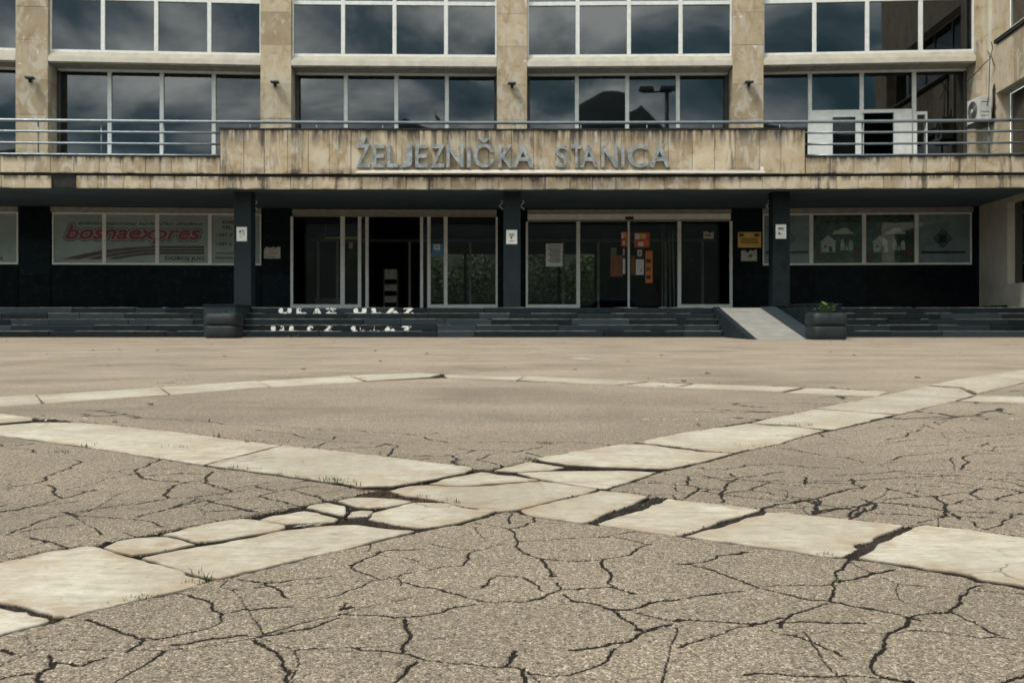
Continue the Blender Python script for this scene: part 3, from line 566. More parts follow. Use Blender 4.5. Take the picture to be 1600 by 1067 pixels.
def ground_zone(x0, x1, y0, y1, dx, dy):
    xs = np.linspace(x0, x1, int(round((x1 - x0) / dx)) + 1); ys = np.linspace(y0, y1, int(round((y1 - y0) / dy)) + 1)
    X, Y = np.meshgrid(xs, ys)
    micro = 0.0014 * vnoise(X, Y, 0.009, 5) + 0.0012 * vnoise(X, Y, 0.04, 6)
    rag = 0.006 * vnoise(X, Y, 0.010, 8) + 0.012 * vnoise(X, Y, 0.05, 9)
    Z = swell(X, Y) + micro; dirt = np.zeros_like(X)
    cell = max(dx, dy)
    depth = np.zeros_like(X)
    for a, b, w in SEGS:
        pad = 0.03 + w + cell
        lo = np.minimum(a, b) - pad; hi = np.maximum(a, b) + pad
        i0, i1 = np.searchsorted(xs, lo[0]), np.searchsorted(xs, hi[0]); j0, j1 = np.searchsorted(ys, lo[1]), np.searchsorted(ys, hi[1])
        if i1 <= i0 or j1 <= j0: continue
        sl = (slice(j0, j1), slice(i0, i1))
        d = seg_dist(X[sl], Y[sl], a, b) + 0.13 * rag[sl]
        ww = max(w, cell * (0.5 if cell < 0.02 else 0.36))
        g = 1 - sstep(ww * 0.7, ww * 1.1 + 0.0015, d)
        depth[sl] = np.maximum(depth[sl], g)
        dirt[sl] = np.maximum(dirt[sl], min(1.0, 0.35 + 2.2 * w / ww) * (1 - sstep(ww * 0.9, ww * 1.15 + 0.0009 * (1 + 0.5 * a[1]), d)))
    if y0 < 4:      # hairline crazing between the main cracks, in patches
        cs = 0.24; gx, gy = np.floor(X / cs), np.floor(Y / cs); d1 = np.full(X.shape, 9.0); d2 = d1.copy()
        wx, wy = X + 0.02 * vnoise(X, Y, 0.06, 61), Y + 0.02 * vnoise(X, Y, 0.06, 62)
        for i in (-1, 0, 1):
            for j in (-1, 0, 1):
                d = np.hypot((gx + i + 0.1 + 0.8 * hash2(gx + i + 500, gy + j + 500, 71)) * cs - wx, (gy + j + 0.1 + 0.8 * hash2(gx + i + 500, gy + j + 500, 72)) * cs - wy)
                d2 = np.minimum(d2, np.maximum(d1, d)); d1 = np.minimum(d1, d)
        here = sstep(-0.12, -0.02, vnoise(X, Y, 0.45, 63)) * np.where((Y < 3.5) | (X > 0.18 * Y), 1.0, 0.0) * np.where(Y > 7, 0.0, 1.0)
        hair = here * (1 - sstep(0.0006, 0.0012 + 0.4 * cell, (d2 - d1) / 2))
        dirt = np.maximum(dirt, 0.78 * hair); depth = np.maximum(depth, 0.5 * hair)
    Z -= 0.0035 * depth
    sd = np.full(X.shape, 9.0)
    bd = np.full(X.shape, 9.0)
    for lst, arr, pad in ((slab_xy.values(), sd, 0.08), (band_xy, bd, 0.05)):
        for P in lst:
            lo, hi = P.min(0) - pad, P.max(0) + pad
            i0, i1 = np.searchsorted(xs, lo[0]), np.searchsorted(xs, hi[0]); j0, j1 = np.searchsorted(ys, lo[1]), np.searchsorted(ys, hi[1])
            if i1 <= i0 or j1 <= j0: continue
            sl = (slice(j0, j1), slice(i0, i1)); arr[sl] = np.minimum(arr[sl], poly_sd(X[sl], Y[sl], P))
    gapw = (0.0085 if cell < 0.02 else -0.012) + rag
    trench = np.maximum(1 - sstep(gapw, gapw + 0.005, sd), (1 - sstep(-0.004, 0.002, bd + 0.6 * rag)))
    fill = sstep(0.005, 0.02, sd) * (0.010 + 0.012 * vnoise(X, Y, 0.02, 12) + 0.016 * vnoise(X, Y, 0.06, 13))
    soilz = -0.020 + fill + 0.004 * vnoise(X, Y, 0.008, 14) + swell(X, Y)
    Z = np.where(sd < -0.015, -0.03, Z * (1 - trench) + soilz * trench)
    dirt = np.maximum(dirt, trench * 0.98)
    dirt = np.maximum(dirt, 0.30 * (1 - sstep(0.0, 0.035, sd - gapw)) * (0.5 + 1.2 * vnoise(X, Y, 0.03, 21)))
    return X, Y, Z, np.clip(dirt, 0, 1)

def build_plaza():
    V = []; Fc = []; D = []; off = 0
    zones = [(-1.6, 1.6, 1.0, 2.3, 0.0031, 0.0027), (-2.9, 2.9, 2.3, 4.6, 0.0058, 0.0062), (-8.4, 8.4, 4.6, 12.6, 0.030, 0.022)]
    for zn in zones:
        X, Y, Z, d = ground_zone(*zn); h, w = X.shape
        V.append(np.stack([X, Y, Z], -1).reshape(-1, 3)); D.append(d.ravel())
        i = np.arange(h * w).reshape(h, w) + off
        Fc.append(np.stack([i[:-1, :-1], i[:-1, 1:], i[1:, 1:], i[1:, :-1]], -1).reshape(-1, 4)); off += h * w
    # the rest of the sheet, out to the horizon, coarser
    def patch(x0, x1, y0, y1, st):
        nonlocal off
        xs = np.linspace(x0, x1, max(2, int((x1 - x0) / st) + 1)); ys = np.linspace(y0, y1, max(2, int((y1 - y0) / st) + 1)); X, Y = np.meshgrid(xs, ys)
        Z = swell(X, Y); h, w = X.shape; V.append(np.stack([X, Y, Z], -1).reshape(-1, 3)); D.append(np.zeros(h * w))
        i = np.arange(h * w).reshape(h, w) + off
        Fc.append(np.stack([i[:-1, :-1], i[:-1, 1:], i[1:, 1:], i[1:, :-1]], -1).reshape(-1, 4)); off += h * w
    patch(-8.4, -1.6, 1.0, 2.3, 0.1); patch(1.6, 8.4, 1.0, 2.3, 0.1); patch(-8.4, -2.9, 2.3, 4.6, 0.1); patch(2.9, 8.4, 2.3, 4.6, 0.1)
    patch(-8.4, 8.4, -4, 1.0, 0.12); patch(-8.4, 8.4, 12.6, 40, 0.4)
    patch(-30, -8.4, -4, 40, 0.5); patch(8.4, 30, -4, 40, 0.5)
    for r_ in ((-1500, 1500, -1500, -4), (-1500, -30, -4, 40), (30, 1500, -4, 40), (-1500, 1500, 40, 1500)): patch(*r_, 60)
    V = np.concatenate(V); Fc = np.concatenate(Fc); D = np.concatenate(D)
    me = bpy.data.meshes.new('plaza')
    me.vertices.add(len(V)); me.vertices.foreach_set('co', V.ravel().astype(np.float32))
    me.loops.add(Fc.size); me.loops.foreach_set('vertex_index', Fc.ravel().astype(np.int32))
    me.polygons.add(len(Fc)); me.polygons.foreach_set('loop_start', (np.arange(len(Fc)) * 4).astype(np.int32))
    try: me.polygons.foreach_set('loop_total', np.full(len(Fc), 4, np.int32))
    except Exception: pass
    me.polygons.foreach_set('use_smooth', np.ones(len(Fc), bool))
    me.update(calc_edges=True)
    at_ = me.attributes.new('dirt', 'FLOAT', 'POINT'); at_.data.foreach_set('value', D.astype(np.float32))
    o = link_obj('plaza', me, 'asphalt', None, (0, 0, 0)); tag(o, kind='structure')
    return o
plaza = build_plaza()

def build_slab(P):
    """one marble slab: worn irregular outline, rounded arris, 6 cm thick"""
    n = len(P); out = []
    for i in range(n):
        a, b = P[i], P[(i + 1) % n]; L = np.hypot(*(b - a)); k = max(2, int(L / 0.018))
        nrm = np.array([b[1] - a[1], a[0] - b[0]]) / max(L, 1e-6)
        for j in range(k):
            q = a + (b - a) * j / k
            e = 0.010 * vnoise(np.array([q[0]]), np.array([q[1]]), 0.05, 31)[0] + 0.007 * vnoise(np.array([q[0]]), np.array([q[1]]), 0.018, 32)[0]
            e -= 0.05 * max(0.0, vnoise(np.array([q[0]]), np.array([q[1]]), 0.07, 33)[0] - 0.30)
            out.append(q + nrm * e * (0.4 if j == 0 else 1))
    Q = np.array(out); m = len(Q)
    area = 0.5 * np.sum(Q[:, 0] * np.roll(Q[:, 1], -1) - np.roll(Q[:, 0], -1) * Q[:, 1])
    if area < 0: Q = Q[::-1]
    T = np.roll(Q, -1, 0) - np.roll(Q, 1, 0); T /= np.linalg.norm(T, axis=1)[:, None] + 1e-9
    inn = np.stack([-T[:, 1], T[:, 0]], -1)
    c = Q.mean(0); tilt = RNG.normal(0, 0.0025, 2); lift = RNG.uniform(-0.001, 0.004) + (0.007 if c[1] > 12 or abs(c[0]) > 8 or (c[1] < 2.3 and abs(c[0]) > 1.6) else 0.0)
    r_ = [0.0, 0.0, 0.002, 0.006]; dz = [-0.06, -0.005, -0.0012, 0.0]
    rings = []
    for a, z in zip(r_, dz):
        q = Q + inn * a
        zz = z + lift + (q - c) @ tilt + 0.6 * swell(np.full(m, c[0]), np.full(m, c[1]))
        rings.append(np.column_stack([q, zz]))
    V = np.concatenate(rings); f = []
    for k in range(3): f += [(k * m + i, k * m + (i + 1) % m, (k + 1) * m + (i + 1) % m, (k + 1) * m + i) for i in range(m)]
    me = bpy.data.meshes.new('marble_slab'); o_c = (c[0], c[1], 0.0)
    f.append(tuple(range(3 * m, 4 * m)))
    me.from_pydata((V - np.array(o_c)).tolist(), [], f)
    bm = bmesh.new(); bm.from_mesh(me); bm.faces.ensure_lookup_table()
    top = bm.faces[-1]; bmesh.ops.triangulate(bm, faces=[top], ngon_method='EAR_CLIP')
    inner = [e for e in bm.edges if len(e.link_faces) == 2 and all(v.index >= 3 * m for v in e.verts) and abs(e.link_faces[0].normal.z) > 0.9 and e.calc_length() > 0.12]
    bmesh.ops.subdivide_edges(bm, edges=inner, cuts=2, use_grid_fill=False)
    bm.to_mesh(me); bm.free()
    vs_ = np.array([v.co[:] for v in me.vertices]) + np.array(o_c)
    sd = -poly_sd(vs_[:, 0], vs_[:, 1], Q)
    a_ = me.attributes.new('edge', 'FLOAT', 'POINT'); a_.data.foreach_set('value', np.clip(1 - sd / 0.05, 0, 1).astype(np.float32))
    nv = len(me.vertices); sv = np.zeros(nv, np.float32); sv[:2 * m] = 1.0; sv[2 * m:3 * m] = 0.2
    if c[1] > 5: sv *= 0.45
    a2 = me.attributes.new('side', 'FLOAT', 'POINT'); a2.data.foreach_set('value', sv)
    me.polygons.foreach_set('use_smooth', [False] * len(me.polygons)); me.update()
    return link_obj('marble_slab', me, 'marble', plaza, o_c)
for k, P in slab_xy.items(): build_slab(P)
# ------------------------------------------------------------------ the station building
S_BAY, Y0, DTH = 7.555, 31.7, 2.8
J = {0: (0.0, Y0)}; TH = {}
for k in range(1, 4):
    th = R((2 * k - 1) * DTH / 2); a = J[k - 1]; J[k] = (a[0] + S_BAY * math.cos(th), a[1] - S_BAY * math.sin(th)); TH[k] = th
    b = J[1 - k]; J[-k] = (b[0] - S_BAY * math.cos(th), b[1] - S_BAY * math.sin(th)); TH[1 - k] = -th
class Frame:
    """local frame (u along the wall, d behind the pillar fronts, z)"""
    def __init__(s, o, th):
        s.o = o; s.t = (math.cos(th), -math.sin(th)); s.b = (math.sin(th), math.cos(th))
    def __call__(s, u, d, z): return (s.o[0] + s.t[0] * u + s.b[0] * d, s.o[1] + s.t[1] * u + s.b[1] * d, z)
    def px(s, x, y, d):
        """where the ray of a photo pixel meets the plane at depth d: (u, z)"""
        rx, rz = (x - 800) / F, (HZ - y) / F
        px_, py_ = s.o[0] + s.b[0] * d, s.o[1] + s.b[1] * d
        k = (px_ * s.b[0] + py_ * s.b[1]) / (rx * s.b[0] + s.b[1])
        X, Y = rx * k, k
        return ((X - s.o[0]) * s.t[0] + (Y - s.o[1]) * s.t[1], CH + rz * k)
def bay_frame(k):       # bay k lies between pillars k-1 and k
    a, b = J[k - 1], J[k]; return Frame(((a[0] + b[0]) / 2, (a[1] + b[1]) / 2), TH[k])
def pil_frame(k): return Frame(J[k], (TH.get(k, TH.get(k + 1, 0)) + TH.get(k + 1, TH.get(k, 0))) / 2)
BAYS = {k: bay_frame(k) for k in range(-2, 3)}
FLOOR, CEIL, BALC = 0.80, 4.06, 4.78
station = thing('station_building', (0, 32, 0), 'cream stone railway station with glass upper floors and canopy over entrance', 'building')
def part(name, mt, tf, boxes, parent=station, **kw):
    mb = MB(tf)
    for b in boxes: mb.box(*b)
    return mb.build(name, mt, parent, **kw)

def parts_each(name, mt, tf, boxes, parent=station, **kw):
    for b in boxes: part(name, mt, tf, [b], parent, **kw)

def tilt(o):      # no pane hangs quite true: its mirror image is a little off its neighbour's
    o.rotation_euler = (R(random.gauss(0, 0.22)), 0, R(random.gauss(0, 0.22)))

# pillars of stacked stone blocks
ZJ = [4.3, 5.8, 6.9, 8.01, 9.25, 10.3, 11.4, 12.5, 13.6, 14.6]
PW = 0.97
for k in range(-3, 3):
    tf = pil_frame(k)
    if k == 2: u0, u1 = -PW / 2, -0.08
    else: u0, u1 = -PW / 2, PW / 2
    pil = part('pillar', 'concrete', tf, [(u0 + 0.03, u1 - 0.03, 0.03, 1.25, 4.2, 14.5)])
    for a, b in zip(ZJ[:-1], ZJ[1:]):
        MB(tf).cbox(u0, u1, random.uniform(-0.004, 0.004), 1.3, a + 0.002, b - 0.002, 0.005).build('stone_block', 'stone_pillar', pil)
# glazing of the upper floors
MU = [bay_frame(0).px(x, 60, 0.2)[0] for x in (536.2, 616.5, 697)]
UE = S_BAY / 2 - PW / 2
ROWS = [(9.02, 10.61), (10.73, 12.35), (12.47, 14.1)]
for k, tf in BAYS.items():
    edges = [-UE + 0.02] + MU + [UE - 0.02]
    win = part('upper_window', 'frame_white', tf, [(-UE + 0.005, UE - 0.005, 0.17, 0.30, 8.945, 9.02)])
    parts_each('frame', 'frame_white', tf, [(-UE + 0.005, -UE + 0.055, 0.172, 0.30, 9.02, 14.1), (UE - 0.055, UE - 0.005, 0.172, 0.30, 9.02, 14.1)], win)
    for m_ in MU: part('mullion', 'frame_white', tf, [(m_ - 0.062, m_ + 0.062, 0.168, 0.30, 9.02, 14.1)], win, bevel=0.006)
    for z in (10.61, 12.35): part('transom', 'frame_white', tf, [(-UE + 0.055, UE - 0.055, 0.174, 0.298, z, z + 0.12)], win)
    for a, b in zip(edges[:-1], edges[1:]):
        for z0, z1 in ROWS:
            tilt(part('pane', 'glass_upper', tf, [(a + 0.03, b - 0.03, 0.232 + random.uniform(-.003, .003), 0.242, z0 - 0.01, z1 + 0.01)], win))
    # ledge with its soffit
    led = part('ledge', 'ledge_paint', tf, [(-UE + 0.004, UE - 0.004, 0.012, 0.9, 8.60, 8.775), (-UE + 0.006, UE - 0.006, 0.075, 0.9, 8.775, 8.86), (-UE + 0.007, UE - 0.007, 0.14, 0.9, 8.86, 8.943)], bevel=0.006)
    for i in range(8):
        a = -UE + 0.01 + (2 * UE - 0.02) * i / 8; b = -UE + 0.01 + (2 * UE - 0.02) * (i + 1) / 8
        part('soffit_board', 'soffit_panel', tf, [(a + 0.016, b - 0.016, 0.06, 0.82, 8.565, 8.597)], led)
    # lower windows set back on the balcony
    low = part('balcony_window', 'frame_white', tf, [(-UE + 0.01, UE - 0.01, 0.80, 0.92, 8.49, 8.565)])
    parts_each('frame', 'frame_dark', tf, [(-UE + 0.004, -UE + 0.09, 0.79, 0.93, BALC, 8.49), (UE - 0.09, UE - 0.004, 0.79, 0.93, BALC, 8.49)], low)
    top4 = None
    for i, m_ in enumerate(MU): part('mullion', 'frame_white', tf, [(m_ - 0.062, m_ + 0.062, 0.79, 0.93, BALC, 8.49)], low, bevel=0.006)
    for i, (a, b) in enumerate(zip(edges[:-1], edges[1:])):
        zb = BALC
        if k == 2 and i in (1, 2): zb = 7.22
        tilt(part('pane', 'glass_upper', tf, [(a + 0.05, b - 0.05, 0.852, 0.862, zb, 8.50)], low))
    part('sill', 'frame_white', tf, [(-UE + 0.012, UE - 0.012, 0.77, 0.95, BALC - 0.02, BALC + 0.06)], low)
    if k == 2:   # white door set in the middle two lights
        dz = 7.19
        bx = lambda x0, x1, z0, z1, d0=0.74, d1=0.84: (tf.px(x0, 210, 0.74)[0], tf.px(x1, 210, 0.74)[0], d0, d1, z0, z1)
        dr = part('balcony_door', 'frame_white', tf, [bx(1266, 1425, dz - 0.02, dz + 0.09)])
        part('door_panel', 'frame_white', tf, [bx(1266, 1297.6, BALC + 0.06, dz - 0.02)], dr); part('door_panel', 'frame_white', tf, [bx(1397, 1425, BALC + 0.06, dz - 0.02)], dr)
        parts_each('door_rail', 'frame_white', tf, [bx(1297.8, 1301, BALC + 0.06, dz - 0.02), bx(1337, 1346.8, BALC + 0.06, dz - 0.02), bx(1301.2, 1336.8, BALC + 0.062, BALC + 0.25), bx(1301.2, 1336.8, dz - 0.14, dz - 0.022)], dr)
        part('pane', 'glass_dark', tf, [bx(1300, 1338, BALC + 0.2, dz - 0.1, 0.78, 0.79)], dr)
        parts_each('curtain', 'print_pale', tf, [bx(1301 + i * 3, 1303.4 + i * 3, BALC + 0.1, dz - 0.1, 0.93 + 0.02 * (i % 2), 0.935 + 0.02 * (i % 2)) for i in range(12)], dr)
        parts_each('casement_bar', 'frame_white', tf, [bx(1431, 1433, BALC + 0.06, dz), bx(1446, 1449, BALC + 0.06, dz), bx(1433, 1446, dz - 0.1, dz)], dr)
# rooms behind the glass
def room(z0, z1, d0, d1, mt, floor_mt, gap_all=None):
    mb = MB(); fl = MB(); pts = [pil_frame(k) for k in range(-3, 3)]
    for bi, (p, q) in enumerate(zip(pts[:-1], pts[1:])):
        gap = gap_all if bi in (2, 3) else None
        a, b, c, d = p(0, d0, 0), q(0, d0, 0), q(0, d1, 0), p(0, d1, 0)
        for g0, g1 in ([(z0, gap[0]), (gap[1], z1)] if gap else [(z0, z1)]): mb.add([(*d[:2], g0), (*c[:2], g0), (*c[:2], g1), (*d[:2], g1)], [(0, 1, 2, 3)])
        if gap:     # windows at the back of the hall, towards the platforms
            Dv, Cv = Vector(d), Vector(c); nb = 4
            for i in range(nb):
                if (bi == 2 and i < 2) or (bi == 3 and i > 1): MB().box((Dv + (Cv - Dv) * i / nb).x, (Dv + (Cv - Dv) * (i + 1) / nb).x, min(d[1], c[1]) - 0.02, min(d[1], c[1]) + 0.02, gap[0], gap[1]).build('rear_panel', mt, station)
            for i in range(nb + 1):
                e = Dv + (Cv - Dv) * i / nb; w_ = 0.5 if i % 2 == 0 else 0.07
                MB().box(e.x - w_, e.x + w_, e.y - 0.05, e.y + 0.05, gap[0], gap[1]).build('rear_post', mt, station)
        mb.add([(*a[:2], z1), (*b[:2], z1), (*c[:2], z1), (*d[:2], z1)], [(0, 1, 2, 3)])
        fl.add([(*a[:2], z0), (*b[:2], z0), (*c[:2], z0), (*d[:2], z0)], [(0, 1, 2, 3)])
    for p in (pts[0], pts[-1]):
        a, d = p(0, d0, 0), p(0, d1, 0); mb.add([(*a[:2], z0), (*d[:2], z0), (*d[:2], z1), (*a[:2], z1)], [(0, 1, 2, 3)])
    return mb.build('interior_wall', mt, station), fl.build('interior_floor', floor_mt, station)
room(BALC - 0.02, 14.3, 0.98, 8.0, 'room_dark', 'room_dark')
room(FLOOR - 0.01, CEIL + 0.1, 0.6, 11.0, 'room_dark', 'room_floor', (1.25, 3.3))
# roof edge above the frame
for k, tf in BAYS.items():
    part('cornice', 'ledge_paint', tf, [(-S_BAY / 2 + 0.01, S_BAY / 2 - 0.01, -0.25, 1.2, 14.62, 15.1)])
    part('roof', 'concrete', tf, [(-S_BAY / 2 - 0.02, S_BAY / 2 + 0.02, 0.3, 12, 14.31, 14.61)])

# ---------------- canopy
CR_R = 250.0; CY = 27.0
class CanFrame:
    """u along the canopy edge (gently curved), d behind its front, z"""
    def __call__(s, u, d, z):
        a = u / CR_R
        return (CR_R * math.sin(a) - math.sin(a) * 0 + math.sin(a) * d, CY - CR_R * (1 - math.cos(a)) + math.cos(a) * d, z)
CF = CanFrame()
CX0, CX1 = -19.5, 14.75
can = MB(CF)
n = 40
for i in range(n):
    a = CX0 + (CX1 - CX0) * i / n; b = CX0 + (CX1 - CX0) * (i + 1) / n
    can.add([(a, 0.09, CEIL), (b, 0.09, CEIL), (b, 5.2, CEIL), (a, 5.2, CEIL), (a, 0.09, BALC), (b, 0.09, BALC), (b, 5.4, BALC), (a, 5.4, BALC)],
            [(0, 3, 2, 1), (4, 5, 6, 7), (0, 1, 5, 4)] + ([(0, 4, 7, 3)] if i == 0 else []) + ([(1, 2, 6, 5)] if i == n - 1 else []))
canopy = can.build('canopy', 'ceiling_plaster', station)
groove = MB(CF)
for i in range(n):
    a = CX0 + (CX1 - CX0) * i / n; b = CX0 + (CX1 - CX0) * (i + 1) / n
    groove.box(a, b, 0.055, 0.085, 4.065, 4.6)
groove.build('shadow_groove', 'soot_shade', canopy)  # blackened backing: shade of the groove and slab hole put into its colour
def fascia(u0, u1, z0, z1, d0, d1, wmean, mt, skip=()):
    u = u0
    while u < u1 - 0.05:
        w = min(wmean * random.uniform(0.9, 1.1), u1 - u)
        if u1 - (u + w) < 0.25: w = u1 - u
        if not any(a < u + w / 2 < b for a, b in skip):
            j = random.uniform(-0.006, 0.006); e = random.uniform(-0.004, 0.004)
            MB(CF).cbox(u + 0.004, u + w - 0.004, d0 + j, d1, z0 + e, z1 + e, 0.010, 0.004).build('stone_slab', mt, canopy)
        u += w
fascia(CX0, CX1, 4.03, 4.365, 0.0, 0.05, 0.64, 'stone_fascia', skip=[(-12.30, -11.55)])
fascia(CX0, -7.96, 4.445, 4.895, -0.01, 0.05, 0.64, 'stone_fascia')
fascia(8.0, CX1, 4.445, 4.895, -0.01, 0.05, 0.64, 'stone_fascia')
fascia(-7.94, 7.98, 4.445, 5.64, -0.05, 0.05, 0.615, 'stone_panel')
bp = MB(CF)
for i in range(16): bp.box(-7.93 + i * 0.9945, -7.93 + (i + 1) * 0.9945, 0.052, 0.28, BALC + 0.001, 5.63)
bp.build('parapet_back', 'concrete', canopy)
def coping(u0, u1, z, d0, d1, h):
    mb = MB(CF); n_ = int((u1 - u0) / 0.35)
    for i in range(n_):
        a = u0 + (u1 - u0) * i / n_; b = u0 + (u1 - u0) * (i + 1) / n_
        mb.box(a, b - 0.002, d0 + random.uniform(-.008, .008), d1, z, z + h * random.uniform(0.8, 1.25))
    return mb.build('coping', 'soot_shade', canopy)
coping(-7.97, 8.01, 5.642, -0.07, 0.3, 0.045)
coping(CX0, -7.975, 4.897, -0.03, 0.3, 0.035); coping(8.015, CX1, 4.897, -0.03, 0.3, 0.035)

# sign letters
sg = thing('station_sign', (0, CY - 0.2, 4.7), 'large grey metal capital letters on the stone panel above the entrance', 'sign')
D_S = CY - 0.085
for ch, x0, x1 in SIGN:
    a, b = at(x0, 263, D_S), at(x1, 227.4, D_S)
    zt = b.z
    if ch in 'ŽČ': zt = at(x1, 216.5, D_S).z
    wob = random.uniform(-0.004, 0.004)
    lo = text_solid(MB(), ch, a.x, b.x, a.z + wob, zt + wob, D_S - 0.10, D_S + 0.012).build('letter', 'letter_metal', sg)
lb = thing('light_bar', (4.3, CY - 0.1, 4.47), 'long thin white strip light along the ledge under the sign letters', 'light')
a, b = at(557, 270, D_S), at(1194, 270, D_S)
MB().box(a.x, b.x, CY - 0.17, CY - 0.085, 4.455, 4.50).build('housing', 'tube_white', lb, bevel=0.008)
MB().tube([(a.x + 0.05, CY - 0.135, 4.522), (b.x - 0.05, CY - 0.135, 4.522)], 0.02, 10).build('tube', 'tube_white', lb, smooth=True)
MB().box(b.x - 0.12, b.x - 0.02, CY - 0.15, CY - 0.09, 4.505, 4.63).build('junction_box', 'tube_white', lb)

# ---------------- granite columns
COLX = (-7.555, 0.0, 7.555)
for i, x in enumerate(COLX):
    c = part('column', 'granite_column', None, [(x - 0.24, x + 0.24, 27.63, 28.1, FLOOR - 0.02, CEIL + 0.02)], bevel=0.008)
    part('column_base', 'granite_column', None, [(x - 0.25, x + 0.25, 27.62, 28.11, FLOOR - 0.02, FLOOR + 0.03)], c)

# ---------------- ground floor behind the terrace
G0 = 0.30
for k in range(-3, 3):
    tf = pil_frame(k)
    pier = part('granite_pier', 'granite_wall', tf, [(-0.42, 0.42, G0, 1.2, FLOOR - 0.02, CEIL - 0.01)])
    for z0, z1 in ((FLOOR, 1.9), (1.9, 3.0), (3.0, CEIL - 0.005)):
        part('granite_panel', 'granite_wall', tf, [(-0.46, 0.46, G0 - 0.03, G0 - 0.001, z0 + 0.003, z1 - 0.003)], pier)
def px_u(tf, xs, d): return [tf.px(x, 400, d)[0] for x in xs]
def shop_front(k, mull, mats):
    tf = BAYS[k]
    zt, zb = 3.83, 2.28
    sh = part('shop_window', 'frame_white', tf, [(-UE + 0.03, UE - 0.03, G0 - 0.03, G0 + 0.12, zb - 0.06, zb)])
    us = [-UE + 0.03] + mull + [UE - 0.03]
    parts_each('frame', 'frame_white', tf, [(-UE + 0.03, UE - 0.03, G0 - 0.02, G0 + 0.1, zt, zt + 0.04), (-UE + 0.03, -UE + 0.07, G0 - 0.02, G0 + 0.1, zb, zt), (UE - 0.07, UE - 0.03, G0 - 0.02, G0 + 0.1, zb, zt)], sh)
    for m_ in mull: part('mullion', 'frame_white', tf, [(m_ - 0.06, m_ + 0.06, G0 - 0.025, G0 + 0.1, zb, zt)], sh, bevel=0.005)
    for (a, b), mt in zip(zip(us[:-1], us[1:]), mats):
        part('film', mt, tf, [(a + 0.03, b - 0.03, G0 + 0.03, G0 + 0.04, zb, zt)], sh)
        part('pane', 'glass_door', tf, [(a + 0.03, b - 0.03, G0 + 0.006, G0 + 0.012, zb, zt)], sh)
    part('shutter_box', 'frame_grey', tf, [(-UE + 0.01, UE - 0.01, G0 - 0.10, G0 + 0.12, zt + 0.042, CEIL - 0.02)], sh)
    wl = part('granite_base', 'granite_wall', tf, [(-UE - 0.1, UE + 0.1, G0 + 0.03, G0 + 0.5, FLOOR - 0.02, zb - 0.062)])
    for i in range(4):
        a = -UE + 0.05 + (2 * UE - 0.1) * i / 4; b = a + (2 * UE - 0.1) / 4
        part('granite_panel', 'granite_wall', tf, [(a + 0.003, b - 0.003, G0 + 0.003, G0 + 0.028, FLOOR, zb - 0.064)], wl)
    return tf, sh, zb, zt, us
tf, sh, zb, zt, us = shop_front(-1, px_u(BAYS[-1], (163, 245.8, 328.2), G0), ['film_white'] * 4)
DF = G0 + 0.022
def pxz(x, y): return tf.px(x, y, DF)
def brand_print():
    def flat(mt, fn, name='lettering', lab=None):
        mb = MB(tf); fn(mb); o = mb.build(name, mt, sh)
        if lab: o['label'] = lab
    def T(key, x0, x1, y0, y1, dd=0.0):
        (u0, z1), (u1, z0) = pxz(x0, y0), pxz(x1, y1)
        return lambda mb: text_flat(mb, key, u0, u1, z0, z1, DF - dd)
    # outline: the word set three times, each slightly larger and lower in relief
    def outline(off, dd):
        def fn(mb):
            (u0, z1), (u1, z0) = pxz(103, 352), pxz(313, 381)
            for k in range(16):
                a = 2 * math.pi * k / 16
                text_flat(mb, 'brand', u0 + off * math.cos(a), u1 + off * math.cos(a), z0 + off * math.sin(a), z1 + off * math.sin(a), DF - dd - 0.0001 * k)
        return fn
    flat('print_dark', outline(0.085, 0.0), 'lettering_shadow')
    flat('print_pale', outline(0.056, 0.0022), 'lettering_outline')
    flat('print_red', T('brand', 103, 313, 352, 381, 0.0045), lab='red slanted company name')
    def bold(mb):
        (u0, z1), (u1, z0) = pxz(103, 352), pxz(313, 381)
        for k in range(8):
            a = 2 * math.pi * k / 8; text_flat(mb, 'brand', u0 + .026 * math.cos(a), u1 + .026 * math.cos(a), z0 + .026 * math.sin(a), z1 + .026 * math.sin(a), DF - 0.0046 - 0.0001 * k)
    flat('print_red', bold)
    flat('print_dark', T('sub', 122, 317, 345.5, 354, 0.0075))
    flat('print_dark', T('doboj', 258, 319, 400.6, 408.4, 0.004))
    for (s0, s1, yt) in ((96, 125, 384.5), (134, 155, 389.2), (166, 182, 393.8)):
        def stripe(mb, s0=s0, s1=s1, yt=yt):
            top = []; bot = []
            for i in range(13):
                t_ = i / 12; x = s0 + (319 - s0) * t_; e = min(1, t_ * (319 - s0) / (262 - s0)); cur = 1 - (1 - e) ** 2.2
                top.append(pxz(x, 405 - (405 - yt) * cur)); xb = s1 + (319 - s1) * t_
                bot.append(pxz(xb if t_ < 1 else 319, 405.5 - (405.5 - yt - 3.6) * cur))
            for i in range(12):
                mb.add([(top[i][0], DF, top[i][1]), (top[i + 1][0], DF, top[i + 1][1]), (bot[i + 1][0], DF, bot[i + 1][1]), (bot[i][0], DF, bot[i][1])], [(0, 3, 2, 1)])
        flat('print_rust', stripe, 'printed_stripe')
    flat('print_dark', T('kon', 348, 365, 345, 350)); flat('print_dark', T('tel', 347, 362, 353, 358))
    flat('print_rust', T('ph1', 336.5, 362, 365, 370)); flat('print_rust', T('ph2', 336.5, 362, 379, 384)); flat('print_rust', T('web', 337, 364, 393, 397.4)); flat('print_rust', T('mail', 336, 364, 401.5, 406))
brand_print()
tf0, sh0, *_ = shop_front(-2, [-u for u in MU[::-1]], ['film_white'] * 4)
(u0, z1), (u1, z0) = tf0.px(-1, 400.5, DF), tf0.px(5.5, 407, DF)
text_flat(MB(tf0), 'A', u0, u1, z0, z1, DF).build('lettering', 'print_dark', sh0)
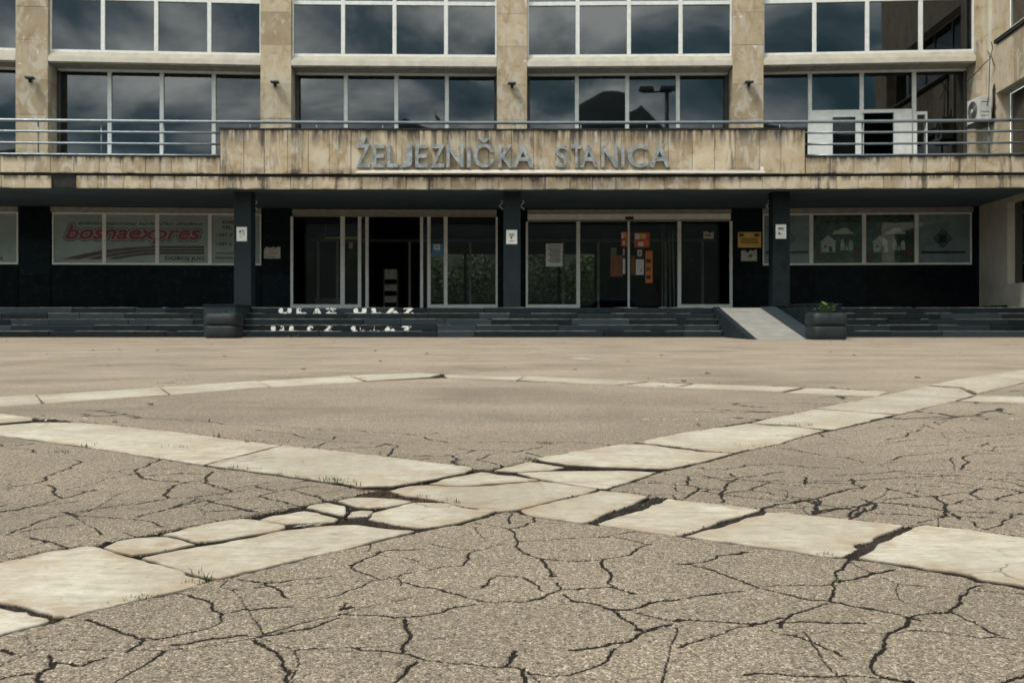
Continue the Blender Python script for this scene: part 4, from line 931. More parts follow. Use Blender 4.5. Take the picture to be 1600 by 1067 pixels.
tf, sh, zb, zt, us = shop_front(2, px_u(BAYS[2], (1267.5, 1350, 1432), G0), ['film_grey', 'film_green', 'film_green', 'film_grey'])
def house_print(ox):
    def poly(mt, pts, dd, name):
        q = [pxz(ox + x, y) for x, y in pts]; MB(tf).add([(u, DF - dd, z) for u, z in q], [tuple(range(len(q)))]).build(name, mt, sh)
    poly('print_pale', [(283, 394), (283, 379), (281, 379), (294, 367.5), (307, 378), (305.5, 379), (305.5, 394)], 0.001, 'printed_house')
    poly('film_green', [(287.5, 387), (287.5, 383.5), (291.5, 383.5), (291.5, 387)], 0.002, 'printed_house_window'); poly('film_green', [(295, 393.6), (295, 385), (300.5, 385), (300.5, 393.6)], 0.002, 'printed_house_door')
    for fx, h_ in ((316.5, 374), (329.5, 376)):   # two standing figures
        poly('print_pale', [(fx - 3, 391), (fx - 3.4, 381), (fx - 1.6, 377), (fx - 2, h_ + 1), (fx, h_), (fx + 2, h_ + 1), (fx + 1.6, 377), (fx + 3.4, 381), (fx + 3, 391), (fx + 0.4, 391), (fx, 384), (fx - 0.4, 391)], 0.001, 'printed_figure')
    poly('print_pale', [(321, 391), (321.6, 385), (324, 384), (325, 391)], 0.001, 'printed_figure')
    poly('print_pale', [(301, 366), (303, 361.5), (311, 360), (315, 356.5), (324, 356.5), (328, 361), (333, 362.5), (333, 366)], 0.001, 'printed_car')
    poly('print_rust', [(274, 405), (276, 396), (284, 390), (283, 397), (279, 405)], 0.001, 'printed_hand'); poly('print_rust', [(331, 391), (342, 388), (345, 400), (340, 405)], 0.001, 'printed_hand')
house_print(1000 - 0); house_print(1081.5)
def diamond_print(cx):
    mb = MB(tf)
    for i in range(-5, 6):
        for j in range(-5, 6):
            if abs(i) + abs(j) <= 5 and (abs(i) + abs(j)) % 2 == 1 or (abs(i) + abs(j) <= 1):
                u, z = pxz(cx + i * 2.7, 373 + j * 2.7); mb.box(u - 0.028, u + 0.028, DF - 0.001, DF, z - 0.028, z + 0.028)
    u, z = pxz(cx, 373); mb.box(u - 0.12, u + 0.12, DF - 0.003, DF - 0.002, z - 0.12, z + 0.12)
    mb.build('printed_emblem', 'print_dark', sh)
    (a, z1), (b, z0) = pxz(cx - 34, 392.5), pxz(cx + 36, 396); MB(tf).box(a, b, DF - 0.001, DF, z0, z1).build('printed_line', 'print_dark', sh)
diamond_print(1473)
(a, z1), (b, z0) = pxz(1196, 392.5), pxz(1263, 396); MB(tf).box(a, b, DF - 0.001, DF, z0, z1).build('printed_line', 'print_dark', sh)
u, z = pxz(1229, 373)
mb = MB(tf); [mb.box(u + i * 0.055 - 0.022, u + i * 0.055 + 0.022, DF - 0.001, DF, z + j * 0.055 - 0.022, z + j * 0.055 + 0.022) for i in range(-5, 6) for j in range(-5, 6) if abs(i) + abs(j) in (1, 3, 5)]
mb.build('printed_emblem', 'print_dark', sh)

# entrance doors
def door_set(k, verts, top_y, bottoms, panes, header=None):
    tf = BAYS[k]; zt = tf.px(650, top_y, G0)[1]; ds = part('entrance_doors', 'frame_grey', tf, [(-UE + 0.02, UE - 0.02, G0 - 0.02, G0 + 0.1, zt, zt + 0.06)])
    zb = FLOOR
    for x0, x1, dd in verts:
        a, b = tf.px(x0, 400, G0 + dd)[0], tf.px(x1, 400, G0 + dd)[0]
        part('door_frame', 'frame_white', tf, [(a, b, G0 - 0.03 + dd, G0 + 0.06 + dd, zb, zt)], ds, bevel=0.004)
    for x0, x1 in bottoms:
        a, b = tf.px(x0, 400, G0)[0], tf.px(x1, 400, G0)[0]
        part('bottom_rail', 'frame_white', tf, [(a, b, G0 - 0.028, G0 + 0.058, zb, 0.965)], ds)
    for x0, x1, dd in panes:
        a, b = tf.px(x0, 400, G0 + dd)[0], tf.px(x1, 400, G0 + dd)[0]
        part('pane', 'glass_door', tf, [(a, b, G0 + 0.012 + dd, G0 + 0.02 + dd, 0.9, zt)], ds)
    part('shutter_box', 'frame_grey', tf, [(-UE + 0.01, UE - 0.01, G0 - 0.14, G0 + 0.10, 3.86 if header is None else 3.90, CEIL - 0.04)], ds)
    if header:
        part('header', 'frame_white', tf, [(-UE + 0.02, UE - 0.02, G0 - 0.06, G0 + 0.10, zt + 0.062, 3.885)], ds)
        (a, z1), (b, z0) = tf.px(977, 338.5, G0 - 0.08), tf.px(990, 343.5, G0 - 0.08)
        part('door_sensor', 'black_plastic', tf, [(a, b, G0 - 0.09, G0 - 0.062, z0, z1)], ds)
    return tf, ds, zt
tfL, dsL, ztL = door_set(0, [(454, 458, 0), (532, 538.6, 0), (559.3, 564.4, 0), (571, 576, 0.12), (656.5, 661, 0.12), (667.7, 672.8, 0), (693.5, 699.2, 0), (774.5, 777.5, 0)], 339,
        [(458.2, 531.8), (538.8, 559.1), (672.9, 693.3), (699.4, 774.3)], [(458, 532, 0), (538, 560, 0), (672, 694, 0), (699, 775, 0), (564.5, 571.2, .12), (661, 668, .12)])
tfR, dsR, ztR = door_set(1, [(821.7, 825, 0), (900.5, 906.3, 0), (980.7, 984, 0.06), (1058.7, 1064.3, 0), (1140, 1144.3, 0)], 347,
        [(825.2, 900.3), (1064.5, 1139.8)], [(825, 901, 0), (906, 981.2, 0.06), (983.8, 1059, 0.06), (1064, 1140.2, 0)], header=True)
# inner vestibule screen
for tfv, xs in ((tfL, (497, 527, 640, 735)), (tfR, (880, 935, 1040, 1098))):
    iv = part('vestibule_screen', 'frame_dark', tfv, [(-UE, UE, 3.0, 3.08, 3.2, 3.3)])
    for x in xs:
        u = tfv.px(x, 400, 3.0)[0]; part('screen_post', 'frame_grey', tfv, [(u - 0.04, u + 0.04, 3.0, 3.08, FLOOR, 3.2)], iv)

for x, dx in ((1035, 0.0), (1046, 0.03), (1051, 0.06)):
    u = tfR.px(x, 400, 1.5)[0]; MB(tfR).tube([(u, 1.5, 3.45), (u + dx, 1.5, FLOOR)], 0.022, 8).build('reflection_pole', 'rail_steel', iv)  # added poles stand in for bluish reflection lines in the glass

# ---------------- projecting wing on the right
WA = math.atan2(160.0, F)
WO = (14.8, 31.0)
class WingFrame:
    """u runs along the wing wall towards the plaza, d into the wing (to the right), z"""
    t = (-math.sin(WA), -math.cos(WA)); b = (math.cos(WA), -math.sin(WA))
    def __call__(s, u, d, z): return (WO[0] + s.t[0] * u + s.b[0] * d, WO[1] + s.t[1] * u + s.b[1] * d, z)
WF = WingFrame()
U1, U2, UEND = 1.24, 7.6, 9.0          # first opening from u=1.24 to 7.6
wing = part('wing_wall', 'stone_pillar', WF, [(-0.3, U1, 0, 0.36, 4.2, 14.6)])
def wpart(name, mt, *b): return part(name, mt, WF, list(b), wing)
wpart('stone_block', 'stone_pillar', (U1 + 0.001, UEND, 0.0, 0.36, 7.28, 8.80)); wpart('stone_block', 'stone_pillar', (U1 + 0.001, UEND, 0.0, 0.36, 10.9, 14.6))
wpart('stone_block', 'stone_pillar', (U2, UEND, 0.0, 0.36, 4.2, 7.27)); wpart('stone_block', 'stone_pillar', (U2, UEND, 0, 0.36, 8.93, 10.89))
for i in range(5): wpart('cladding_slab', 'stone_pillar', (U1 - 0.02 + i * 1.35, U1 + 1.32 + i * 1.35, -0.05, -0.001, 7.30, 8.72))
wpart('sill', 'soot_shade', (U1 - 0.05, U2, -0.10, 0.4, 8.802, 8.90)); wpart('sill_top', 'ledge_paint', (U1 - 0.05, U2, -0.12, 0.4, 8.901, 8.925))
wpart('pane', 'glass_upper', (U1, U2, 0.40, 0.41, 8.93, 10.9)); wpart('pane', 'glass_upper', (U1, U2, 0.40, 0.41, BALC, 7.28))
for u in (U1 + 0.02, U1 + 1.6, U1 + 3.2, U1 + 4.8):
    wpart('mullion', 'frame_grey', (u, u + 0.09, 0.37, 0.45, BALC, 7.27)); wpart('mullion', 'frame_grey', (u, u + 0.09, 0.37, 0.45, 8.93, 10.89))
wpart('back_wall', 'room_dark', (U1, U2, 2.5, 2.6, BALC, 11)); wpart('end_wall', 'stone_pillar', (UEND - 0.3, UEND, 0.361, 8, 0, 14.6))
wpart('ground_wall', 'plaster_wing', (-0.3, 2.0, -0.01, 0.35, FLOOR + 0.1, CEIL + 0.2)); wpart('ground_wall', 'plaster_wing', (2.001, UEND, -0.01, 0.35, FLOOR - 0.8, 1.52))
wpart('plinth', 'granite_wall', (-0.3, 2.0, -0.03, 0.34, FLOOR - 0.02, FLOOR + 0.1)); wpart('ground_window', 'glass_dark', (2.0, 7.5, 0.2, 0.21, 1.53, 3.9)); wpart('ground_wall', 'plaster_wing', (2.001, UEND, -0.01, 0.35, 3.9, CEIL + 0.2))
wpart('interior_panel', 'room_dark', (2.0, 7.5, 0.6, 0.62, 1.4, 4.0))
wpart('ground_pier', 'plaster_wing', (7.5, UEND, 0.0, 0.35, 1.521, 3.9))
for z in (5.6, 6.45, 7.3, 9.3, 10.5): wpart('joint_line', 'soot_shade', (0.05, U1 - 0.03, -0.002, 0.01, z, z + 0.008))
wpart('downpipe', 'ledge_paint', (0.62, 0.74, -0.07, 0.03, 7.0, 14.6))

# ---------------- steps, terrace and ramp
stairs = thing('entrance_stairs', (0, 26.8, 0), 'broad dark granite steps running along the whole station front', 'steps')
RISE, TREAD, SY = 0.16, 0.32, 26.2
def course(x0, x1, i):
    x = x0
    while x < x1 - 0.02:
        w = random.uniform(0.8, 2.3)
        if x1 - x - w < 0.5: w = x1 - x
        y = SY + TREAD * i + random.uniform(-0.012, 0.004); zt_ = RISE * (i + 1) - random.uniform(0.0, 0.006)
        MB().cbox(x + 0.003, x + w - 0.003, y, SY + TREAD * i + 0.45, RISE * i - 0.003 if i else -0.05, zt_, 0.016, 0.004).build('granite_block', 'granite_step', stairs)
        blk = LAST[0]
        xx = x + 0.004
        while xx < x + w - 0.05:      # pale worn arris, missing here and there
            ww = min(random.uniform(0.3, 1.4), x + w - 0.004 - xx)
            if random.random() < 0.72: MB().box(xx, xx + ww, y - 0.002, y + 0.30, zt_ + 0.0005, zt_ + random.uniform(0.008, 0.017)).build('worn_edge', 'granite_worn', blk)
            xx += ww + 0.002
        x += w
for i in range(5):
    course(-19.5, -8.16, i); course(-7.28, 5.60, i); course(8.24, 14.6, i)
part('terrace_floor', 'granite_step', None, [(-19.5, 15.0, SY + TREAD * 4 + 0.46, 34.0, 0.3, FLOOR - 0.004)], stairs)
for (x0, x1, y0) in ((-8.14, -7.30, 26.0), (7.375, 8.22, 24.6)):
    pb = part('cheek_wall', 'granite_step', None, [(x0, x1, y0, 27.9, -0.05, 0.83)], stairs, bevel=0.012)
    part('cheek_coping', 'granite_step', None, [(x0 - 0.02, x1 + 0.02, y0 - 0.02, 27.62, 0.832, 0.872)], stairs, bevel=0.008)
UL = [('U', 437, 454), ('L', 465, 477), ('A', 490.5, 500.5), ('Z', 510, 524.5), ('U', 554, 571), ('L', 582, 594), ('A', 604, 621.5), ('Z', 631, 645)]
for ch, x0, x1 in UL:
    d = SY + TREAD * 4 - 0.02; a, b = at(x0, 490, d), at(x1, 481.5, d)
    lt = MB(); [text_flat(lt, ch, a.x + o_, b.x + o_, a.z + p_, b.z + p_ - 0.01, d - 0.0004 * q) for q, (o_, p_) in enumerate(((0, 0), (.03, 0), (-.03, 0), (0, .012), (0.015, -.006)))]
    lt.build('painted_letter', 'worn_paint', stairs)
for ch, x0, x1 in [('U', 425, 442), ('L', 453.5, 466), ('A', 476, 494.5), ('Z', 506, 519), ('U', 550, 568), ('L', 580, 592), ('A', 599.5, 617.5), ('Z', 628.5, 642)]:
    d = SY + TREAD - 0.02; a, b = at(x0, 518.6, d), at(x1, 510, d)
    lt = MB(); [text_flat(lt, ch, a.x + o_, b.x + o_, a.z + p_, b.z + p_, d - 0.0004 * q) for q, (o_, p_) in enumerate(((0, 0), (.03, 0), (-.03, 0), (0, .012), (0.015, -.006)))]
    lt.build('painted_letter', 'worn_paint_thin', stairs)
ramp = thing('access_ramp', (6.3, 24.5, 0), 'smooth grey concrete wheelchair ramp between dark kerbs', 'ramp')
RA, RB = 23.2, 27.5
MB().prism([(RA, 0.004), (RB, 0.80), (RB, -0.02), (RA, -0.02)], 'x', 5.77, 6.93).build('slope', 'concrete', ramp)
MB().prism([(RA - 0.05, 0.0), (RB, 0.83), (RB, -0.03), (RA - 0.05, -0.03)], 'x', 5.61, 5.768).build('kerb', 'granite_step', ramp)
MB().prism([(RA - 0.1, 0.0), (RB, 0.83), (RB, -0.03), (RA - 0.1, -0.03)], 'x', 6.932, 7.372).build('kerb', 'granite_step', ramp)
# ------------------------------------------------------------------ balcony railing
RD = 0.22
rl = thing('balcony_railing', (0, CY, BALC), 'blue-grey steel balcony railing with horizontal tubes above the canopy', 'railing')
def rail(u0, u1, z, r_):
    n_ = max(2, int((u1 - u0) / 1.2)); MB().tube([CF(u0 + (u1 - u0) * i / n_, RD, z) for i in range(n_ + 1)], r_, 10).build('rail', 'rail_steel', rl, smooth=True)
def u_at(x): return (x - 800) * (CY + RD) / F * 1.0
rail(CX0, CX1 - 0.3, 5.90, 0.045)
for z in (5.60, 5.285, 4.975): rail(CX0, -7.98, z, 0.032); rail(8.02, CX1 - 0.3, z, 0.032)
xs = [68 + 95.6 * k for k in range(-3, 3)] + [1344 + 96.4 * k for k in range(0, 3)]
for x in xs:
    p = CF(u_at(x), RD + 0.05, 0); MB().tube([(p[0], p[1], BALC), (p[0], p[1], 5.87)], 0.022, 8).build('post', 'rail_steel', rl, smooth=True)
for k in range(9):
    p = CF(-7.2 + k * 1.82, RD, 0); MB().tube([(p[0], p[1], 5.60), (p[0], p[1], 5.87)], 0.018, 8).build('bracket', 'rail_steel', rl, smooth=True)

# pigeon on the rail
pg = thing('pigeon', (-2.08, CY + RD - 0.24, 5.945), 'dark pigeon perched on the top rail above the sign', 'bird')
bx_, by_, bz_ = -2.08, CY + RD - 0.012, 5.945
def pigeon_body():
    prof = [(0.00, -0.20, 0.012), (0.03, -0.13, 0.035), (0.065, -0.05, 0.062), (0.10, 0.02, 0.070), (0.15, 0.07, 0.058), (0.19, 0.085, 0.036), (0.215, 0.09, 0.032), (0.245, 0.095, 0.034), (0.265, 0.10, 0.022), (0.262, 0.135, 0.004)]
    mb = MB(); n_ = 10; v = []; f = []
    for z, x, r_ in prof:   # slanted rings along a curved spine: tail low at the back, head up in front
        for k in range(n_):
            a = 2 * math.pi * k / n_; v.append((bx_ - x * 0.55 + 0.35 * r_ * math.cos(a) * 0.8, by_ + r_ * math.sin(a), bz_ - 0.03 + z + 0.05 + r_ * math.cos(a) * 0.85))
    for i in range(len(prof) - 1): f += [(i * n_ + k, i * n_ + (k + 1) % n_, (i + 1) * n_ + (k + 1) % n_, (i + 1) * n_ + k) for k in range(n_)]
    f += [tuple(range(n_)), tuple(range((len(prof) - 1) * n_, len(prof) * n_))[::-1]]
    mb.add(v, f); mb.build('body', 'feather', pg, smooth=True)
    for s_ in (-1, 1): MB().tube([(bx_, by_ + 0.02 * s_, bz_ + 0.05), (bx_ - 0.005, by_ + 0.02 * s_, bz_ - 0.002)], 0.006, 6).build('leg', 'feather', pg)
pigeon_body()

# ------------------------------------------------------------------ pillar floodlights
for k, lab in ((-2, 'far left pillar'), (-1, 'pillar left of the sign lettering'), (0, 'centre pillar above the sign'), (1, 'pillar at the right end of the sign panel')):
    tf = pil_frame(k); z = 8.0
    x, y, _ = tf(0, -0.1, z)
    lp = thing('wall_lamp', (x, y, z - 0.1), 'small black floodlight on the ' + lab, 'lamp', 'floodlights on the pillars')
    MB(tf).box(-0.13, 0.13, -0.26, -0.05, z - 0.01, z + 0.05).build('housing', 'black_plastic', lp, bevel=0.012)
    MB(tf).add([(-0.05, -0.2, z - 0.012), (0.05, -0.2, z - 0.012), (0.05, -0.03, z - 0.012), (-0.05, -0.03, z - 0.012), (-0.035, -0.13, z - 0.13), (0.035, -0.13, z - 0.13), (0.035, -0.03, z - 0.1), (-0.035, -0.03, z - 0.1)],
               [(0, 1, 2, 3), (4, 7, 6, 5), (0, 4, 5, 1), (1, 5, 6, 2), (2, 6, 7, 3), (3, 7, 4, 0)]).build('bracket', 'black_plastic', lp)
    MB(tf).box(-0.11, 0.11, -0.275, -0.262, z, z + 0.04).build('lens', 'frame_dark', lp)

# ------------------------------------------------------------------ air conditioner on the wing, with its cable
ax0, ax1, ay0, ay1, az0, az1 = 14.20, 14.57, 29.95, 30.75, 6.52, 7.26
ac = thing('air_conditioner', (14.4, 30.3, az0), 'white outdoor air conditioner unit on a bracket above the balcony', 'air conditioner')
MB().box(ax0, ax1, ay0, ay1, az0, az1).build('casing', 'ac_white', ac, bevel=0.015)
mb = MB(); n_ = 28
ring = [(ax0 - 0.012, 30.38 + 0.29 * math.cos(2 * math.pi * k / n_), 6.89 + 0.29 * math.sin(2 * math.pi * k / n_)) for k in range(n_)]
mb.add(ring + [(ax0 - 0.002, q[1], q[2]) for q in ring], [tuple(range(n_))] + [(k, (k + 1) % n_, (k + 1) % n_ + n_, k + n_) for k in range(n_)])
fan = mb.build('fan_grille', 'frame_dark', ac)
for r_ in (0.07, 0.14, 0.21, 0.28):
    MB().tube([(ax0 - 0.02, 30.38 + r_ * math.cos(2 * math.pi * k / 20), 6.89 + r_ * math.sin(2 * math.pi * k / 20)) for k in range(21)], 0.006, 5).build('grille_ring', 'frame_grey', fan)
MB().tube([(ax0 - 0.03, 30.38, 6.89), (ax0 - 0.012, 30.38, 6.89)], 0.06, 12).build('fan_hub', 'ac_white', fan)
for z in (6.66, 6.78, 7.08): MB().box(14.26, 14.50, ay0 - 0.004, ay0 + 0.003, z, z + 0.02).build('vent_slot', 'frame_dark', ac)
MB().box(14.42, 14.54, ay0 - 0.03, ay0 + 0.003, 6.55, 6.66).build('valve_cover', 'ac_white', ac)
for y in (30.05, 30.65): MB().box(14.18, 14.72, y - 0.02, y + 0.02, az0 - 0.05, az0 - 0.005).build('bracket', 'black_plastic', ac)
MB().box(14.16, 14.62, 30.0, 30.7, az0 - 0.12, az0 - 0.052).build('drip_tray', 'black_plastic', ac)
ac_shade = MB(WF)
rr = random.Random(3)
pts = [(1.06 + rr.uniform(-.03, .03) + 0.05 * (i % 2), z) for i, z in enumerate(np.linspace(6.5, 7.55, 9))]
loop = [(0.80, 6.5)] + [(0.82 + rr.uniform(-.02, .02), z) for z in np.linspace(6.7, 7.5, 5)] + [(0.9, 7.62), (1.02, 7.66)] + pts[::-1]
ac_shade.add([(u, -0.006, z) for u, z in loop], [tuple(range(len(loop)))]).build('ac_shadow_patch', 'soot_shade', wing)  # shadow of the air conditioner painted as a dark patch on the wall
cb = thing('hanging_cable', (14.6, 30.3, 7.2), 'thin black cable looped along the corner wall above the air conditioner', 'cable')
MB().tube([at(1506, 132, 30.8), at(1522, 117, 30.5), at(1540, 98, 30.1), at(1547, 92, 29.95), at(1551, 75, 29.9), at(1549, 66, 29.9)], 0.014, 6).build('cable', 'black_plastic', cb)
MB().tube([at(1547, 92, 29.95), at(1546, 110, 29.95), at(1545, 150, 29.95), at(1542, 165, 29.93)], 0.012, 6).build('cable', 'black_plastic', cb)
MB().tube([at(1547, 92, 29.9), at(1543, 80, 29.9), at(1549, 88, 29.9), at(1554, 104, 29.9)], 0.014, 6).build('cable', 'black_plastic', cb)

# ------------------------------------------------------------------ small white hooks for the old lamps beside the columns
for k, (x, lab) in enumerate(((399, 'left granite column'), (1200, 'right granite column'))):
    hk = thing('cable_hook', at(x, 330, 28.4), 'small white coiled cable end hanging by the ' + lab, 'cable')
    c = at(x, 320, 28.4); MB().tube([(c.x + 0.05 * math.sin(i * 0.9), c.y, c.z + 0.12 - i * 0.03) for i in range(10)], 0.014, 6).build('cable', 'tube_white', hk, smooth=True)
for x, lab in ((783, 'left'), (816, 'right')):
    hk = thing('cable_hook', at(x, 330, 28.4), 'small white coiled cable end hanging on the %s side of the centre column' % lab, 'cable')
    c = at(x, 320, 28.4); MB().tube([(c.x + 0.05 * math.sin(i * 0.9), c.y, c.z + 0.12 - i * 0.03) for i in range(10)], 0.014, 6).build('cable', 'tube_white', hk, smooth=True)

# ------------------------------------------------------------------ notices and plates
def notice(x0, x1, y0, y1, d, label, mt='paper', marks=(), name='notice', cat='notice', tf=None, inv=None, thick=0.006):
    """d: depth of the surface it hangs on (or d in frame tf)"""
    if tf:
        (a, z1), (b, z0) = tf.px(x0, y0, d), tf.px(x1, y1, d); T_ = tf
    else:
        p, q = at(x0, y1, d), at(x1, y0, d); a, z0, b, z1 = p.x, p.z, q.x, q.z; T_ = None
    t = thing(name, (T_ or (lambda u, d_, z: (u, d_, z)))((a + b) / 2, d - 0.01, z0), label, cat)
    mb = MB(T_)
    if mt == 'paper_old':    # torn upper edge
        n_ = 7; top = [(a + (b - a) * i / n_, z1 - (z1 - z0) * random.choice([0, 0.05, 0.3, 0.12])) for i in range(n_ + 1)]
        mb.prism([(a, z0), (b, z0)] + top[::-1], 'y', d - thick, d - 0.001)
    else: mb.box(a, b, d - thick, d - 0.001, z0, z1)
    mb.build('sheet', mt, t)
    W, H = b - a, z1 - z0
    for (p0, p1, q0, q1, m2) in marks:
        MB(T_).box(a + p0 * W, a + p1 * W, d - thick - 0.0015, d - thick - 0.0002, z0 + q0 * H, z0 + q1 * H).build('print', m2, t)
    return t
portrait = [(0.25, 0.42, 0.60, 0.78, 'ink'), (0.50, 0.72, 0.68, 0.80, 'ink_grey'), (0.68, 0.76, 0.38, 0.66, 'ink_grey'), (0.28, 0.55, 0.30, 0.35, 'ink_grey'), (0.25, 0.72, 0.48, 0.58, 'paper_old')]
notice(369.8, 385.8, 355, 377, 27.63, 'white paper notice taped to the left granite column', marks=portrait)
notice(791, 808, 359.5, 381.5, 27.63, 'white paper notice taped to the centre granite column', marks=[(0.25, 0.75, 0.66, 0.74, 'ink_grey'), (0.25, 0.75, 0.56, 0.61, 'ink'), (0.38, 0.56, 0.38, 0.52, 'ink'), (0.28, 0.72, 0.20, 0.25, 'ink_grey')])
notice(1212, 1228.4, 351, 373, 27.63, 'white paper notice with grey picture on the right granite column', marks=[(0.22, 0.76, 0.68, 0.78, 'ink'), (0.24, 0.72, 0.55, 0.67, 'paper_old'), (0.24, 0.40, 0.28, 0.46, 'ink'), (0.42, 0.6, 0.28, 0.36, 'ink_grey')])
notice(412.5, 438, 385.5, 404, G0 - 0.03, 'torn yellowed paper on the dark wall left of the open door', 'paper_old', [(0.1, 0.7, 0.12, 0.18, 'ink_grey'), (0.25, 0.75, 0.40, 0.46, 'ink_grey')], tf=pil_frame(-1))
notice(1153, 1189.2, 363, 387, G0 - 0.03, 'yellow plate with two small dark flags on the wall by the ramp', 'brass_plate', [(0.05, 0.25, 0.72, 0.90, 'ink'), (0.70, 0.92, 0.72, 0.90, 'print_dark')] + [(0.1, 0.86, y, y + 0.045, 'print_rust') for y in (0.56, 0.46, 0.36, 0.27)], name='plaque', cat='plaque', tf=pil_frame(1), thick=0.012)
notice(1158, 1182.6, 390.5, 408, G0 - 0.03, 'weathered grey paper with green smudge below the yellow plate', 'paper_old', [(0.46, 0.72, 0.34, 0.62, 'leaf_green')], tf=pil_frame(1))
notice(853, 879, 381, 416.5, G0 + 0.01, 'white printed sheet on the glass left of the sliding door', marks=[(0.12, 0.9, 0.88, 0.93, 'ink_grey')] + [(0.12 + 0.06 * (i % 3), 0.9 - 0.05 * (i % 2), 0.78 - i * 0.085, 0.82 - i * 0.085, 'ink') for i in range(8)], tf=tfR)
notice(544.5, 551.5, 379, 389, G0 + 0.6, 'small pink leaflet inside the narrow pane by the open doorway', 'poster_red', [(0.15, 0.85, 0.1, 0.9, 'paper_old'), (0.3, 0.7, 0.3, 0.7, 'poster_red')], tf=tfL)
notice(674.5, 692, 381, 400.5, G0 + 0.008, 'blue sticker with a white ring on the narrow door pane', 'poster_blue', [(0.2, 0.75, 0.50, 0.95, 'paper'), (0.36, 0.6, 0.62, 0.85, 'ink')], name='sticker', cat='sticker', tf=tfL, thick=0.003)
notice(1099, 1115, 362, 373, G0 + 0.01, 'small grey card on the right fixed pane near the plate', 'paper_old', [(0.25, 0.75, 0.35, 0.55, 'ink')], tf=tfR)
# posters on the sliding doors and what stands inside
def poster_column(x, lab, top, wd):
    notice(x, x + wd, 362.5 + top, 385 + top, G0 + 0.068, 'red and yellow picture poster at the top of ' + lab, 'poster_red', [(0.05, 0.35, 0.55, 0.95, 'paper'), (0.4, 0.75, 0.60, 0.95, 'yellow_paint'), (0.25, 0.6, 0.08, 0.38, 'paper'), (0.65, 0.9, 0.1, 0.5, 'poster_orange')], name='poster', cat='poster', tf=tfR, thick=0.003)
    notice(x + 2, x + wd * 0.62, 386 + top, 403 + top, G0 + 0.068, 'black and white portrait poster on ' + lab, 'ink', [(0.25, 0.75, 0.25, 0.8, 'paper'), (0.35, 0.65, 0.35, 0.65, 'ink_grey')], name='poster', cat='poster', tf=tfR, thick=0.003)
    notice(x + 2.5, x + wd * 0.62, 404 + top, 428 + top, G0 + 0.068, 'white text sheet low on ' + lab, 'paper', [(0.15, 0.85, y, y + 0.04, 'ink_grey') for y in (0.2, 0.4, 0.6, 0.8)] + [(0.6, 0.8, 0.25, 0.35, 'poster_red')], name='poster', cat='poster', tf=tfR, thick=0.003)
poster_column(970.6, 'the left sliding door', 0, 9.8); poster_column(991, 'the right sliding door', 1.5, 24)
notice(1008.5, 1019.5, 392, 442, G0 + 0.068, 'narrow orange leaflet strip on the right sliding door', 'poster_orange', [(0.1, 0.75, 0.62, 0.74, 'ink'), (0.1, 0.75, 0.36, 0.5, 'print_rust'), (0.1, 0.75, 0.12, 0.24, 'ink')], name='poster', cat='poster', tf=tfR, thick=0.003)
notice(954, 972.5, 399, 432, 1.4, 'orange-red board hanging behind the left sliding door', 'poster_orange', [(0.0, 0.5, 1.02, 1.35, 'paper_old')], name='board', cat='board', tf=tfR, thick=0.02)
notice(986, 992, 400, 430, 1.4, 'orange-red board hanging behind the right sliding door', 'poster_orange', [], name='board', cat='board', tf=tfR, thick=0.02)
def info_stand():
    tf = tfL; (a, z1), (b, z0) = tf.px(599, 422, 2.2), tf.px(622, 478, 2.2)
    t = thing('leaflet_stand', tf((a + b) / 2, 2.2, FLOOR), 'dark leaflet stand with grey shelves seen through the open doorway', 'stand')
    for u in (a, b - 0.05): MB(tf).box(u, u + 0.05, 2.18, 2.24, FLOOR, z1 + 0.03).build('upright', 'frame_dark', t)
    for i in range(3):
        zz = z0 + 0.12 + i * (z1 - z0) / 3.1
        MB(tf).box(a + 0.052, b - 0.052, 2.16, 2.3, zz, zz + 0.22 + 0.12 * (i == 2)).build('leaflet_pocket', 'paper_old' if i == 2 else 'frame_grey', t)
info_stand()
t = thing('counter', tfL(-2.4, 5, FLOOR), 'low pale bench inside the hall behind the left door pane', 'bench')
(a, z1), (b, z0) = tfL.px(492, 466, 4.5), tfL.px(530, 474, 4.5); MB(tfL).box(a, b, 4.5, 4.9, z0, z1).build('seat', 'frame_grey', t); MB(tfL).box(a + 0.1, a + 0.2, 4.55, 4.85, FLOOR, z0).build('leg', 'frame_dark', t); MB(tfL).box(b - 0.2, b - 0.1, 4.55, 4.85, FLOOR, z0).build('leg', 'frame_dark', t)
t = thing('yellow_bar', tfL(-2.2, 2.6, 2.9), 'thin yellow bar across the hall behind the left door panes', 'bar')
(a, z1), (b, z0) = tfL.px(508, 370.5, 2.6), tfL.px(560, 373.5, 2.6); MB(tfL).box(a, b, 2.58, 2.62, z0, z1).build('bar', 'yellow_paint', t); MB(tfL).box(a, a + 0.03, 2.6, 2.63, z1, 3.9).build('hanger', 'frame_dark', t); MB(tfL).box(b - 0.03, b, 2.6, 2.63, z1, 3.9).build('hanger', 'frame_dark', t)

